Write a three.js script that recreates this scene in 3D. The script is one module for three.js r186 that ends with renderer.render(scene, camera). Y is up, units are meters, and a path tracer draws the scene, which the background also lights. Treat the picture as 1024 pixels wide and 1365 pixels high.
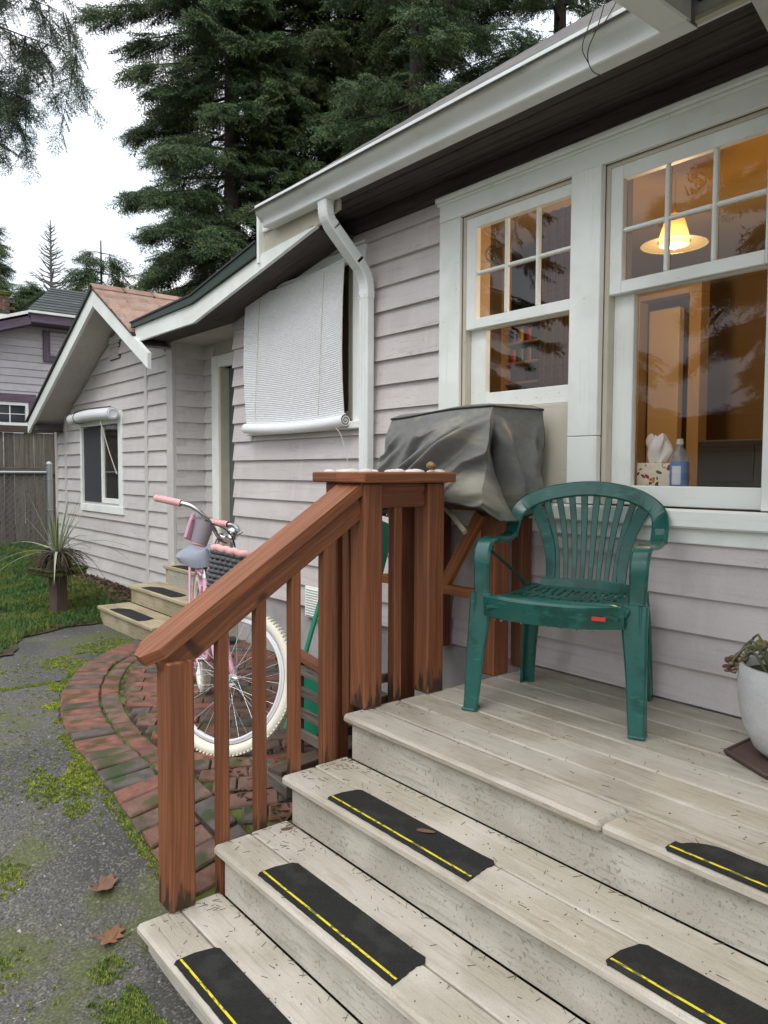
import * as THREE from 'three';
import { mergeGeometries, mergeVertices, toCreasedNormals } from 'three/addons/utils/BufferGeometryUtils.js';
import { RoundedBoxGeometry } from 'three/addons/geometries/RoundedBoxGeometry.js';

// ---------------------------------------------------------------- camera, sky, sun, exposure
const scene = new THREE.Scene();
const camera = new THREE.PerspectiveCamera(68.2, 3 / 4, 0.05, 400);
camera.position.set(2.196, 1.536, 2.70);
camera.up.set(-0.0036, 1, 0.0030);                                   // a hand-held phone, a quarter of a degree off level
camera.lookAt(2.196 - 0.7743, 1.536 - 0.0533, 2.70 - 0.6306);

const renderer = new THREE.WebGLRenderer({ antialias: true });
renderer.setSize(768, 1024);
renderer.toneMapping = THREE.LinearToneMapping;
renderer.toneMappingExposure = 1.16;
renderer.shadowMap.enabled = true;

// seeded random and noise
let seedState = 12345;
function rnd() { seedState |= 0; seedState = (seedState + 0x6D2B79F5) | 0; let t = Math.imul(seedState ^ (seedState >>> 15), 1 | seedState); t = (t + Math.imul(t ^ (t >>> 7), 61 | t)) ^ t; return ((t ^ (t >>> 14)) >>> 0) / 4294967296; }
const rr = (a, b) => a + (b - a) * rnd();
const pick = (a) => a[Math.floor(rnd() * a.length) % a.length];
function reseed(n) { seedState = n; }
const H = new Float32Array(65536); for (let i = 0; i < 65536; i++) H[i] = rnd();
const hash2 = (x, y) => H[((x * 7919 + y * 104729 + (x * y) * 31) & 65535 ^ ((x << 5) + y * 13)) & 65535];
const mod = (a, n) => ((a % n) + n) % n;
function vnoise(x, y, px = 0, py = 0) {                              // value noise, periodic when px, py are given
  const xi = Math.floor(x), yi = Math.floor(y), fx = x - xi, fy = y - yi;
  const u = fx * fx * (3 - 2 * fx), v = fy * fy * (3 - 2 * fy);
  const X0 = px ? mod(xi, px) : xi, X1 = px ? mod(xi + 1, px) : xi + 1, Y0 = py ? mod(yi, py) : yi, Y1 = py ? mod(yi + 1, py) : yi + 1;
  const a = hash2(X0, Y0), b = hash2(X1, Y0), c = hash2(X0, Y1), d = hash2(X1, Y1);
  return a + (b - a) * u + (c - a) * v + (a - b - c + d) * u * v;
}
function fbm(x, y, oct = 4, px = 0, py = 0) { let s = 0, a = 0.5, n = 0; for (let i = 0; i < oct; i++) { s += a * vnoise(x + i * 17, y + i * 31, px, py); n += a; x *= 2; y *= 2; px *= 2; py *= 2; a *= 0.5; } return s / n; }
const smooth = (a, b, x) => { const t = Math.min(1, Math.max(0, (x - a) / (b - a))); return t * t * (3 - 2 * t); };
const lerp = (a, b, t) => a + (b - a) * t;
const clamp = (x, a = 0, b = 1) => Math.min(b, Math.max(a, x));

{ // overcast sky: white cloud with thin blue-grey patches, brighter overhead as an overcast sky is
  const w = 1024, h = 512, data = new Float32Array(w * h * 4);
  for (let j = 0; j < h; j++) for (let i = 0; i < w; i++) {
    const el = ((j + 0.5) / h - 0.5) * Math.PI, az = (i / w) * 2 * Math.PI;
    const k = Math.sin(Math.max(el, 0.02)), base = 0.88 + 1.3 * k;
    const X = Math.cos(az) * Math.cos(el), Z = Math.sin(az) * Math.cos(el), q = 1 / (0.25 + Math.max(0, Math.sin(el)));
    const n = fbm(X * q * 2.1 + 40, Z * q * 2.1 + 40, 5), m = fbm(X * q * 5 + 9, Z * q * 5 + 70, 4);
    const p = smooth(0.43, 0.7, n * 0.8 + m * 0.2 + 0.02);
    const o = (j * w + i) * 4;
    data[o] = base * lerp(1.0, 0.74, p); data[o + 1] = base * lerp(1.0, 0.82, p); data[o + 2] = base * lerp(1.01, 0.91, p); data[o + 3] = 1;
  }
  const tex = new THREE.DataTexture(data, w, h, THREE.RGBAFormat, THREE.FloatType);
  tex.mapping = THREE.EquirectangularReflectionMapping; tex.magFilter = tex.minFilter = THREE.LinearFilter; tex.wrapS = THREE.RepeatWrapping; tex.needsUpdate = true;
  scene.background = tex; scene.environment = tex;
}
const sun = new THREE.DirectionalLight(new THREE.Color(1, 0.97, 0.92), 0.9);
sun.position.set(6, 16, 11); sun.target.position.set(0, 0, 0);
sun.castShadow = true; sun.shadow.radius = 45;
sun.shadow.camera.left = -22; sun.shadow.camera.right = 22; sun.shadow.camera.top = 22; sun.shadow.camera.bottom = -22; sun.shadow.camera.far = 80;
sun.shadow.mapSize.set(2048, 2048);
scene.add(sun, sun.target); sun.name = 'sun';

// ---------------------------------------------------------------- helpers
const used = new Map();
function numbered(name) { const n = used.get(name) ?? 0; used.set(name, n + 1); return n ? `${name}_${String(n).padStart(3, '0')}` : name; }
function obj(name, geo, mat, parent = scene) {
  const g = Array.isArray(geo) ? merge(geo) : geo;
  const m = new THREE.Mesh(g, mat); m.name = parent === scene ? numbered(name) : name; m.castShadow = m.receiveShadow = true; parent.add(m); return m;
}
function tag(o, label, category, group) { o.userData.label = label; o.userData.category = category; if (group) o.userData.group = group; return o; }
function thing(name, label, category, pos = [0, 0, 0], turn = 0, group) {
  const o = new THREE.Group(); o.name = numbered(name); o.position.set(...pos); o.rotation.y = turn; scene.add(o); return tag(o, label, category, group);
}
function sub(name, parent, label) { const o = new THREE.Group(); o.name = name; parent.add(o); if (label) o.userData.label = label; return o; }
function structure(o) { o.userData.kind = 'structure'; return o; }
function merge(list) {
  const gs = list.map((g) => { const n = g.index ? g.toNonIndexed() : g; for (const k of Object.keys(n.attributes)) if (!['position', 'normal', 'uv'].includes(k)) n.deleteAttribute(k); if (!n.attributes.uv) planarUV(n); if (!n.attributes.normal) n.computeVertexNormals(); return n; });
  return mergeGeometries(gs);
}
// uv in metres by the way each triangle faces; the grain axis becomes u
function planarUV(g, grain = 0, off = [0, 0]) {
  const p = g.attributes.position, uv = new Float32Array(p.count * 2), a = new THREE.Vector3(), b = new THREE.Vector3(), c = new THREE.Vector3();
  for (let i = 0; i < p.count; i += 3) {
    a.fromBufferAttribute(p, i); b.fromBufferAttribute(p, i + 1); c.fromBufferAttribute(p, i + 2);
    const n = b.clone().sub(a).cross(c.clone().sub(a)), m = [Math.abs(n.x), Math.abs(n.y), Math.abs(n.z)], ax = m.indexOf(Math.max(...m));
    const rest = [0, 1, 2].filter((k) => k !== ax), U = rest.includes(grain) ? grain : rest[0], V = rest.find((k) => k !== U);
    [a, b, c].forEach((q, k) => { const e = [q.x, q.y, q.z]; uv[(i + k) * 2] = e[U] + off[0]; uv[(i + k) * 2 + 1] = e[V] + off[1] + (ax === 1 ? 0 : 0.37 * (ax + 1)); });
  }
  g.setAttribute('uv', new THREE.BufferAttribute(uv, 2)); return g;
}
function tris(list) { const g = new THREE.BufferGeometry(); g.setAttribute('position', new THREE.Float32BufferAttribute(list.flat(), 3)); g.computeVertexNormals(); return g; }
// chamfered box, 44 triangles
function cbox(w, h, d, c = 0.003, off = [rnd() * 7, rnd() * 7]) {
  c = Math.min(c, w / 2.2, h / 2.2, d / 2.2);
  const X = w / 2, Y = h / 2, Z = d / 2, t = [];
  const P = (sx, sy, sz, ax) => [sx * (X - (ax === 0 ? 0 : c)), sy * (Y - (ax === 1 ? 0 : c)), sz * (Z - (ax === 2 ? 0 : c))];
  const quad = (a, b, e, f) => t.push(a, b, e, a, e, f);
  for (const s of [-1, 1]) {
    const q = (arr) => quad(...(s > 0 ? arr : arr.reverse()));
    q([P(s, -1, -1, 0), P(s, 1, -1, 0), P(s, 1, 1, 0), P(s, -1, 1, 0)]);
    q([P(-1, s, -1, 1), P(-1, s, 1, 1), P(1, s, 1, 1), P(1, s, -1, 1)]);
    q([P(-1, -1, s, 2), P(1, -1, s, 2), P(1, 1, s, 2), P(-1, 1, s, 2)]);
  }
  for (const s of [-1, 1]) for (const r of [-1, 1]) {
    const f = s * r > 0, q = (arr) => quad(...(f ? arr : arr.reverse()));
    q([P(s, r, -1, 0), P(s, r, -1, 1), P(s, r, 1, 1), P(s, r, 1, 0)]);
    q([P(-1, s, r, 1), P(-1, s, r, 2), P(1, s, r, 2), P(1, s, r, 1)]);
    q([P(s, -1, r, 2), P(s, -1, r, 0), P(s, 1, r, 0), P(s, 1, r, 2)]);
    for (const k of [-1, 1]) { const tri = [P(s, r, k, 0), P(s, r, k, 1), P(s, r, k, 2)]; t.push(...(s * r * k > 0 ? tri : tri.reverse())); }
  }
  const dims = [w, h, d];
  return planarUV(tris(t), dims.indexOf(Math.max(...dims)), off);
}
const at = (g, x, y, z) => g.translate(x, y, z);
// box from corner to corner
function bx(x0, x1, y0, y1, z0, z1, c = 0.003) { return at(cbox(x1 - x0, y1 - y0, z1 - z0, c), (x0 + x1) / 2, (y0 + y1) / 2, (z0 + z1) / 2); }
// polygon [x, y] list extruded along z from z0 to z1
function prism(poly, z0, z1, grain = 0) {
  const t = [], n = poly.length, area = poly.reduce((s, p, i) => { const q = poly[(i + 1) % n]; return s + p[0] * q[1] - q[0] * p[1]; }, 0);
  const pts = area > 0 ? poly : [...poly].reverse();
  const cap = THREE.ShapeUtils.triangulateShape(pts.map((p) => new THREE.Vector2(...p)), []);
  for (const [a, b, c] of cap) { t.push([...pts[a], z1], [...pts[b], z1], [...pts[c], z1], [...pts[a], z0], [...pts[c], z0], [...pts[b], z0]); }
  for (let i = 0; i < n; i++) { const a = pts[i], b = pts[(i + 1) % n]; t.push([...a, z0], [...b, z0], [...b, z1], [...a, z0], [...b, z1], [...a, z1]); }
  return planarUV(tris(t), grain, [rnd() * 5, rnd() * 5]);
}
const V = (x, y, z) => new THREE.Vector3(x, y, z);
function tube(pts, r, seg = 24, rs = 8, closed = false, tension = 0.5) {
  const curve = pts.length === 2 ? new THREE.LineCurve3(V(...pts[0]), V(...pts[1])) : new THREE.CatmullRomCurve3(pts.map((p) => V(...p)), closed, 'catmullrom', tension);
  return new THREE.TubeGeometry(curve, pts.length === 2 ? 1 : seg, r, rs, closed);
}
function rod(a, b, r, rs = 8, r2 = r) {                                // capped cylinder between two points
  const A = V(...a), B = V(...b), g = new THREE.CylinderGeometry(r2, r, A.distanceTo(B), rs, 1);
  g.applyQuaternion(new THREE.Quaternion().setFromUnitVectors(V(0, 1, 0), B.clone().sub(A).normalize())); const m = A.add(B).multiplyScalar(0.5); return g.translate(m.x, m.y, m.z);
}
// beam of rectangular section between two points; up gives the direction of the height
function beam(a, b, w, h, up = [0, 1, 0], c = 0.003) {
  const A = V(...a), B = V(...b), g = cbox(A.distanceTo(B), h, w, c), x = B.clone().sub(A).normalize(), z = x.clone().cross(V(...up)).normalize(), y = z.clone().cross(x);
  g.applyMatrix4(new THREE.Matrix4().makeBasis(x, y, z)); const m = A.add(B).multiplyScalar(0.5); return g.translate(m.x, m.y, m.z);
}
// a band swept along points: each point has half-width vector w and half-thickness vector t
function band(pts, ws, ts, soft = 0.35) {
  const t = [], ring = pts.map((p, i) => {
    const P = V(...p), W = V(...ws[i]), T = V(...ts[i]), k = 1 - soft, q = [[1, k], [k, 1], [-k, 1], [-1, k], [-1, -k], [-k, -1], [k, -1], [1, -k]];
    const Wn = W.length(), Tn = T.length(), b = Math.min(Wn, Tn) * soft;
    return q.map(([u, v]) => { const U = Math.sign(u) * (Math.abs(u) === 1 ? Wn : Wn - b), VV = Math.sign(v) * (Math.abs(v) === 1 ? Tn : Tn - b); return P.clone().addScaledVector(W, U / Wn).addScaledVector(T, VV / Tn).toArray(); });
  });
  for (let i = 0; i + 1 < ring.length; i++) for (let k = 0; k < 8; k++) { const a = ring[i][k], b = ring[i][(k + 1) % 8], c = ring[i + 1][(k + 1) % 8], d = ring[i + 1][k]; t.push(a, b, c, a, c, d); }
  for (const [R, flip] of [[ring[0], true], [ring[ring.length - 1], false]]) for (let k = 1; k < 7; k++) t.push(...(flip ? [R[0], R[k], R[k + 1]] : [R[0], R[k + 1], R[k]]));
  let g = tris(t); g = toCreasedNormals(g, 0.7); return planarUV(g);
}
function spline(pts, n) { return new THREE.CatmullRomCurve3(pts.map((p) => V(...p))).getPoints(n).map((p) => p.toArray()); }

// ---------------------------------------------------------------- textures
function tex(size, fn, metres, srgb = true, rotate = 0) {
  const d = new Uint8Array(size * size * 4);
  for (let j = 0; j < size; j++) for (let i = 0; i < size; i++) { const c = fn(i / size, j / size), o = (j * size + i) * 4; d[o] = clamp(c[0]) * 255; d[o + 1] = clamp(c[1]) * 255; d[o + 2] = clamp(c[2]) * 255; d[o + 3] = 255; }
  const t = new THREE.DataTexture(d, size, size); t.wrapS = t.wrapT = THREE.RepeatWrapping; t.magFilter = THREE.LinearFilter; t.minFilter = THREE.LinearMipmapLinearFilter; t.generateMipmaps = true;
  if (srgb) t.colorSpace = THREE.SRGBColorSpace; const [mu, mv] = Array.isArray(metres) ? metres : [metres, metres]; t.repeat.set(1 / mu, 1 / mv); t.needsUpdate = true; return t;
}
const lin = (r, g, b) => new THREE.Color().setRGB(r, g, b);
const mix3 = (a, b, t) => [lerp(a[0], b[0], t), lerp(a[1], b[1], t), lerp(a[2], b[2], t)];
const hx = (h) => [((h >> 16) & 255) / 255, ((h >> 8) & 255) / 255, (h & 255) / 255];
function std(o) { return new THREE.MeshStandardMaterial({ roughness: 0.75, ...o }); }
function variants(n, base, spread, make) { return Array.from({ length: n }, (_, i) => { const k = 1 + spread * (i / (n - 1) * 2 - 1); return make(base.map((v) => v * k)); }); }
const grey = (v) => [v, v, v];

// weathered grey-beige paint on decking: grain along u, scuffs to bare wood, grime in the grain, dark specks
const T = {};
{
  const f = (dirt) => (u, v) => {
    const g = fbm(u * 10, v * 190, 3, 10, 190), g2 = fbm(u * 30, v * 420, 2, 30, 420), blot = fbm(u * 6, v * 9, 4, 6, 9), mid = fbm(u * 24, v * 40, 3, 24, 40), fine = vnoise(u * 900, v * 900, 900, 900);
    let c = mix3(hx(0xc4beb1), hx(0xb2aa9a), smooth(0.35, 0.7, blot));
    c = mix3(c, hx(0x948b7a), smooth(0.52, 0.82, g * 0.6 + mid * 0.4) * 0.5 * dirt);
    c = mix3(c, hx(0x776e5f), smooth(0.62, 0.8, g2 * 0.55 + blot * 0.45) * 0.4 * dirt);
    c = mix3(c, hx(0xcfc9bd), smooth(0.6, 0.85, fbm(u * 12 + 5, v * 60, 3, 12, 60)) * 0.4);
    const speck = vnoise(u * 260, v * 260, 260, 260) * 0.6 + mid * 0.4; c = mix3(c, hx(0x5a5548), smooth(0.84, 0.94, speck) * 0.5 * dirt); c = mix3(c, hx(0x8d8576), smooth(0.66, 0.8, fbm(u * 5, v * 300, 3, 5, 300)) * 0.3);
    return c.map((x) => x * (0.94 + 0.1 * fine));
  };
  T.deck = tex(1024, f(1), [1.4, 1.4]);
  T.tread = tex(1024, f(0.7), [1.4, 1.4]);
  T.deckBump = tex(512, (u, v) => grey(fbm(u * 8, v * 220, 3, 8, 220) * 0.7 + vnoise(u * 300, v * 300, 300, 300) * 0.3), [1.4, 1.4], false);
  T.riser = tex(1024, (u, v) => {
    const g = fbm(u * 14, v * 160, 3, 14, 160), blot = fbm(u * 7, v * 10, 4, 7, 10), sp = vnoise(u * 330, v * 330, 330, 330), sp2 = vnoise(u * 160 + 3, v * 160, 160, 160);
    let c = mix3(hx(0xbcb8ae), hx(0xa6a296), smooth(0.3, 0.7, blot));
    c = mix3(c, hx(0x86837a), smooth(0.55, 0.8, g) * 0.4);
    c = mix3(c, hx(0x74716a), smooth(0.9 - 0.2 * blot, 1.0 - 0.18 * blot, sp) * 0.4);
    c = mix3(c, hx(0x6c6a60), smooth(0.94 - 0.24 * blot, 1.02 - 0.2 * blot, sp2) * 0.5);
    return c;
  }, [1.2, 1.2]);
}
// painted lap siding, white trim paint, stained timber
T.siding = tex(1024, (u, v) => {
  const b = fbm(u * 5, v * 5, 4, 5, 5), g = fbm(u * 8, v * 120, 3, 8, 120), d = fbm(u * 30, v * 5, 3, 30, 5), crack = smooth(0.97, 0.985, 1 - Math.abs(fbm(u * 7, v * 90, 3, 7, 90) - 0.5) * 2) * smooth(0.6, 0.75, fbm(u * 6 + 3, v * 9, 2, 6, 9));
  let c = mix3(hx(0xd0cac9), hx(0xc6bfbe), smooth(0.3, 0.72, b)); c = mix3(c, hx(0xb3abaa), smooth(0.55, 0.85, g) * 0.4); c = mix3(c, hx(0xd8d0d2), smooth(0.6, 0.8, d) * 0.3); c = mix3(c, hx(0x9d9392), crack * 0.5);
  return c.map((x) => x * (0.97 + 0.05 * vnoise(u * 500, v * 500, 500, 500)));
}, [1.7, 1.7]);
T.sidingBump = tex(512, (u, v) => grey(fbm(u * 6, v * 140, 3, 6, 140) * 0.6 + fbm(u * 60, v * 60, 2, 60, 60) * 0.4), [1.7, 1.7], false);
T.white = tex(512, (u, v) => {
  const b = fbm(u * 6, v * 6, 4, 6, 6), g = fbm(u * 4, v * 90, 3, 4, 90), s = vnoise(u * 120, v * 120, 120, 120);
  let c = mix3(hx(0xf3f4f1), hx(0xeaebe6), smooth(0.4, 0.75, b)); c = mix3(c, hx(0xcfccc2), smooth(0.66, 0.9, g) * 0.25); c = mix3(c, hx(0x7d7566), smooth(0.93, 0.99, s) * smooth(0.5, 0.65, b) * 0.5); return c;
}, [0.9, 0.9]);
T.stain = tex(1024, (u, v) => {
  const w = fbm(u * 3, v * 6, 3, 3, 6) * 0.5, g = fbm(u * 5, (v + w * 0.06) * 170, 3, 5, 170), g2 = fbm(u * 18, v * 500, 2, 18, 500), b = fbm(u * 5, v * 7, 4, 5, 7);
  let c = mix3(hx(0x8c5535), hx(0x724328), smooth(0.3, 0.7, g)); c = mix3(c, hx(0x512d1e), smooth(0.58, 0.85, g2 * 0.6 + b * 0.4) * 0.4); c = mix3(c, hx(0x9b6a4b), smooth(0.62, 0.85, g2 * 0.5 + g * 0.5) * 0.3);
  const knot = vnoise(u * 7, v * 14, 7, 14); c = mix3(c, hx(0x3c1d12), smooth(0.95, 0.985, knot) * 0.8); return c;
}, [1.0, 1.0]);
// posts: the same stain with black mildew growing up from the foot (u is metres above the foot)
T.post = tex(1024, (u, v) => {
  const w = fbm(u * 3, v * 6, 3, 3, 6) * 0.5, g = fbm(u * 5, (v + w * 0.06) * 170, 3, 5, 170), g2 = fbm(u * 18, v * 500, 2, 18, 500), b = fbm(u * 5, v * 7, 4, 5, 7);
  let c = mix3(hx(0x8c5535), hx(0x724328), smooth(0.3, 0.7, g)); c = mix3(c, hx(0x512d1e), smooth(0.58, 0.85, g2 * 0.6 + b * 0.4) * 0.4); c = mix3(c, hx(0x9b6a4b), smooth(0.62, 0.85, g2 * 0.5 + g * 0.5) * 0.3);
  c = mix3(c, hx(0x3c1d12), smooth(0.95, 0.985, vnoise(u * 7, v * 14, 7, 14)) * 0.8);
  const m = fbm(u * 20, v * 60, 4, 20, 60); return u < 0.3 ? mix3(c, mix3(hx(0x17130f), hx(0x3a3a1e), smooth(0.5, 0.7, fbm(u * 30, v * 30, 3, 30, 30))), smooth(u * 6.0 + 0.2, u * 6.0 + 0.5, m) * 0.7) : c;
}, [1.6, 1.0]);
T.woodBump = tex(512, (u, v) => grey(fbm(u * 5, v * 170, 3, 5, 170) * 0.7 + fbm(u * 14, v * 260, 2, 14, 260) * 0.3), [1.0, 1.0], false);
T.grain = tex(512, (u, v) => { const g = fbm(u * 4, v * 90, 3, 4, 90), b = fbm(u * 5, v * 9, 4, 5, 9); return grey(0.62 + 0.3 * g + 0.18 * b - 0.2 * smooth(0.65, 0.85, fbm(u * 9, v * 150, 2, 9, 150))); }, [1.1, 1.1]);
T.grit = tex(512, (u, v) => { const n = vnoise(u * 330, v * 330, 330, 330), b = fbm(u * 8, v * 8, 3, 8, 8); const c = 0.07 + 0.13 * n * n * n + 0.06 * smooth(0.5, 0.8, b); return [c, c, c * 0.95]; }, [0.4, 0.4]);
T.grain2 = tex(512, (u, v) => grey(0.7 + 0.25 * fbm(u * 12, v * 12, 4, 12, 12) + 0.12 * vnoise(u * 200, v * 200, 200, 200)), [0.6, 0.6]);
T.fine = tex(512, (u, v) => grey(vnoise(u * 256, v * 256, 256, 256) * 0.6 + vnoise(u * 128, v * 128, 128, 128) * 0.4), [0.5, 0.5], false);
T.brick = tex(512, (u, v) => { const a = fbm(u * 14, v * 14, 4, 14, 14), s = vnoise(u * 220, v * 220, 220, 220), m = smooth(0.62, 0.78, fbm(u * 7 + 2, v * 7, 4, 7, 7)); let c = grey(0.66 + 0.4 * a); c = mix3(c, [0.42, 0.4, 0.4], smooth(0.86, 0.96, s) * 0.7); c = mix3(c, [0.5, 0.72, 0.36], m * 0.75); return c; }, [0.7, 0.7]);
T.shingle = tex(512, (u, v) => { const s = vnoise(u * 256, v * 256, 256, 256), b = fbm(u * 7, v * 7, 3, 7, 7); return grey(0.62 + 0.3 * s + 0.25 * (b - 0.5)); }, [0.7, 0.7]);
T.roof = T.shingle;
// asphalt: aggregate in a dark binder, bleached patches, moss stains with an outline of their own
T.asphalt = tex(2048, (u, v) => {
  const x = u * 4, z = v * 4, a = vnoise(u * 700, v * 700, 700, 700), a2 = vnoise(u * 1100 + 9, v * 1100, 1100, 1100), b = fbm(u * 9, v * 9, 4, 9, 9), c2 = fbm(u * 26, v * 26, 3, 26, 26);
  let c = mix3(hx(0x4b4a46), hx(0x65635d), smooth(0.35, 0.7, b));
  c = mix3(c, hx(0x2e2d29), smooth(0.5, 0.75, a2) * 0.65); c = mix3(c, hx(0x9b9890), smooth(0.62, 0.84, a) * 0.55);
  c = mix3(c, hx(0xe2dfd6), smooth(0.955, 0.985, vnoise(u * 190, v * 190, 190, 190)) * 0.9);
  const moss = smooth(0.56, 0.64, b * 0.5 + c2 * 0.28 + fbm(u * 5 + 1.3, v * 5, 3, 5, 5) * 0.3 - 0.02);
  return mix3(c, mix3(hx(0x4a5322), hx(0x66702f), a), moss * 0.6 * smooth(0.2, 0.6, a2 + 0.25));
}, [4, 4]);
T.soil = tex(512, (u, v) => { const a = fbm(u * 30, v * 30, 4, 30, 30), b = fbm(u * 5, v * 5, 3, 5, 5); return mix3(mix3(hx(0x2f2419), hx(0x54442f), a), hx(0x3f4a1c), smooth(0.45, 0.65, b) * 0.7); }, [1.5, 1.5]);
T.bed = tex(512, (u, v) => { const a = fbm(u * 40, v * 40, 3, 40, 40), b = fbm(u * 8, v * 8, 4, 8, 8); return mix3(mix3(hx(0x211b14), hx(0x453a2a), a), mix3(hx(0x465222), hx(0x6e7d2d), a), smooth(0.42, 0.58, b) * 0.9); }, [1.5, 1.5]);
T.weave = tex(256, (u, v) => grey(0.5 + 0.25 * Math.sin(u * Math.PI * 2 * 40) * Math.sin(v * Math.PI * 2 * 40) + 0.25 * vnoise(u * 64, v * 64, 64, 64)), [0.1, 0.1], false);
T.cover = tex(512, (u, v) => { const b = fbm(u * 5, v * 5, 4, 5, 5), s = fbm(u * 40, v * 40, 3, 40, 40); return mix3(mix3(hx(0x5f6060), hx(0x525354), b), hx(0x8a8877), smooth(0.55, 0.75, fbm(u * 4 + 7, v * 4, 4, 4, 4)) * 0.45).map((x) => x * (0.9 + 0.2 * s)); }, [0.8, 0.8]);
T.blind = tex(256, (u, v) => { const s = fbm(u * 30, v * 60, 3, 30, 60); return [0.965, 0.97, 0.975].map((x) => x * (0.94 + 0.08 * s)); }, [0.5, 0.5]);
T.rough = tex(256, (u, v) => grey(0.75 + 0.6 * (fbm(u * 12, v * 12, 4, 12, 12) - 0.3)), [0.4, 0.4], false);
T.wornYellow = tex(256, (u, v) => { const w = smooth(0.52, 0.64, fbm(u * 30, v * 60, 4, 30, 60)); return mix3([0.86, 0.8, 0.16], [0.36, 0.34, 0.16], w * 0.85); }, [0.5, 0.5]);
T.scuff = tex(512, (u, v) => { const s = smooth(0.66, 0.8, fbm(u * 9, v * 40, 4, 9, 40)), d = smooth(0.55, 0.75, fbm(u * 6, v * 6, 4, 6, 6)), sp = smooth(0.93, 0.99, vnoise(u * 150, v * 150, 150, 150)); return mix3(mix3([0.78, 0.78, 0.78], [0.62, 0.64, 0.62], d), [1, 1, 0.98], s * 0.5 + sp * 0.5); }, [0.5, 0.5]);
T.concrete = tex(512, (u, v) => { const b = fbm(u * 5, v * 5, 4, 5, 5), s = vnoise(u * 180, v * 180, 180, 180); return mix3(hx(0xb9babb), hx(0x9c9d9e), b).map((x) => x * (0.95 + 0.08 * s)); }, [0.6, 0.6]);

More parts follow.
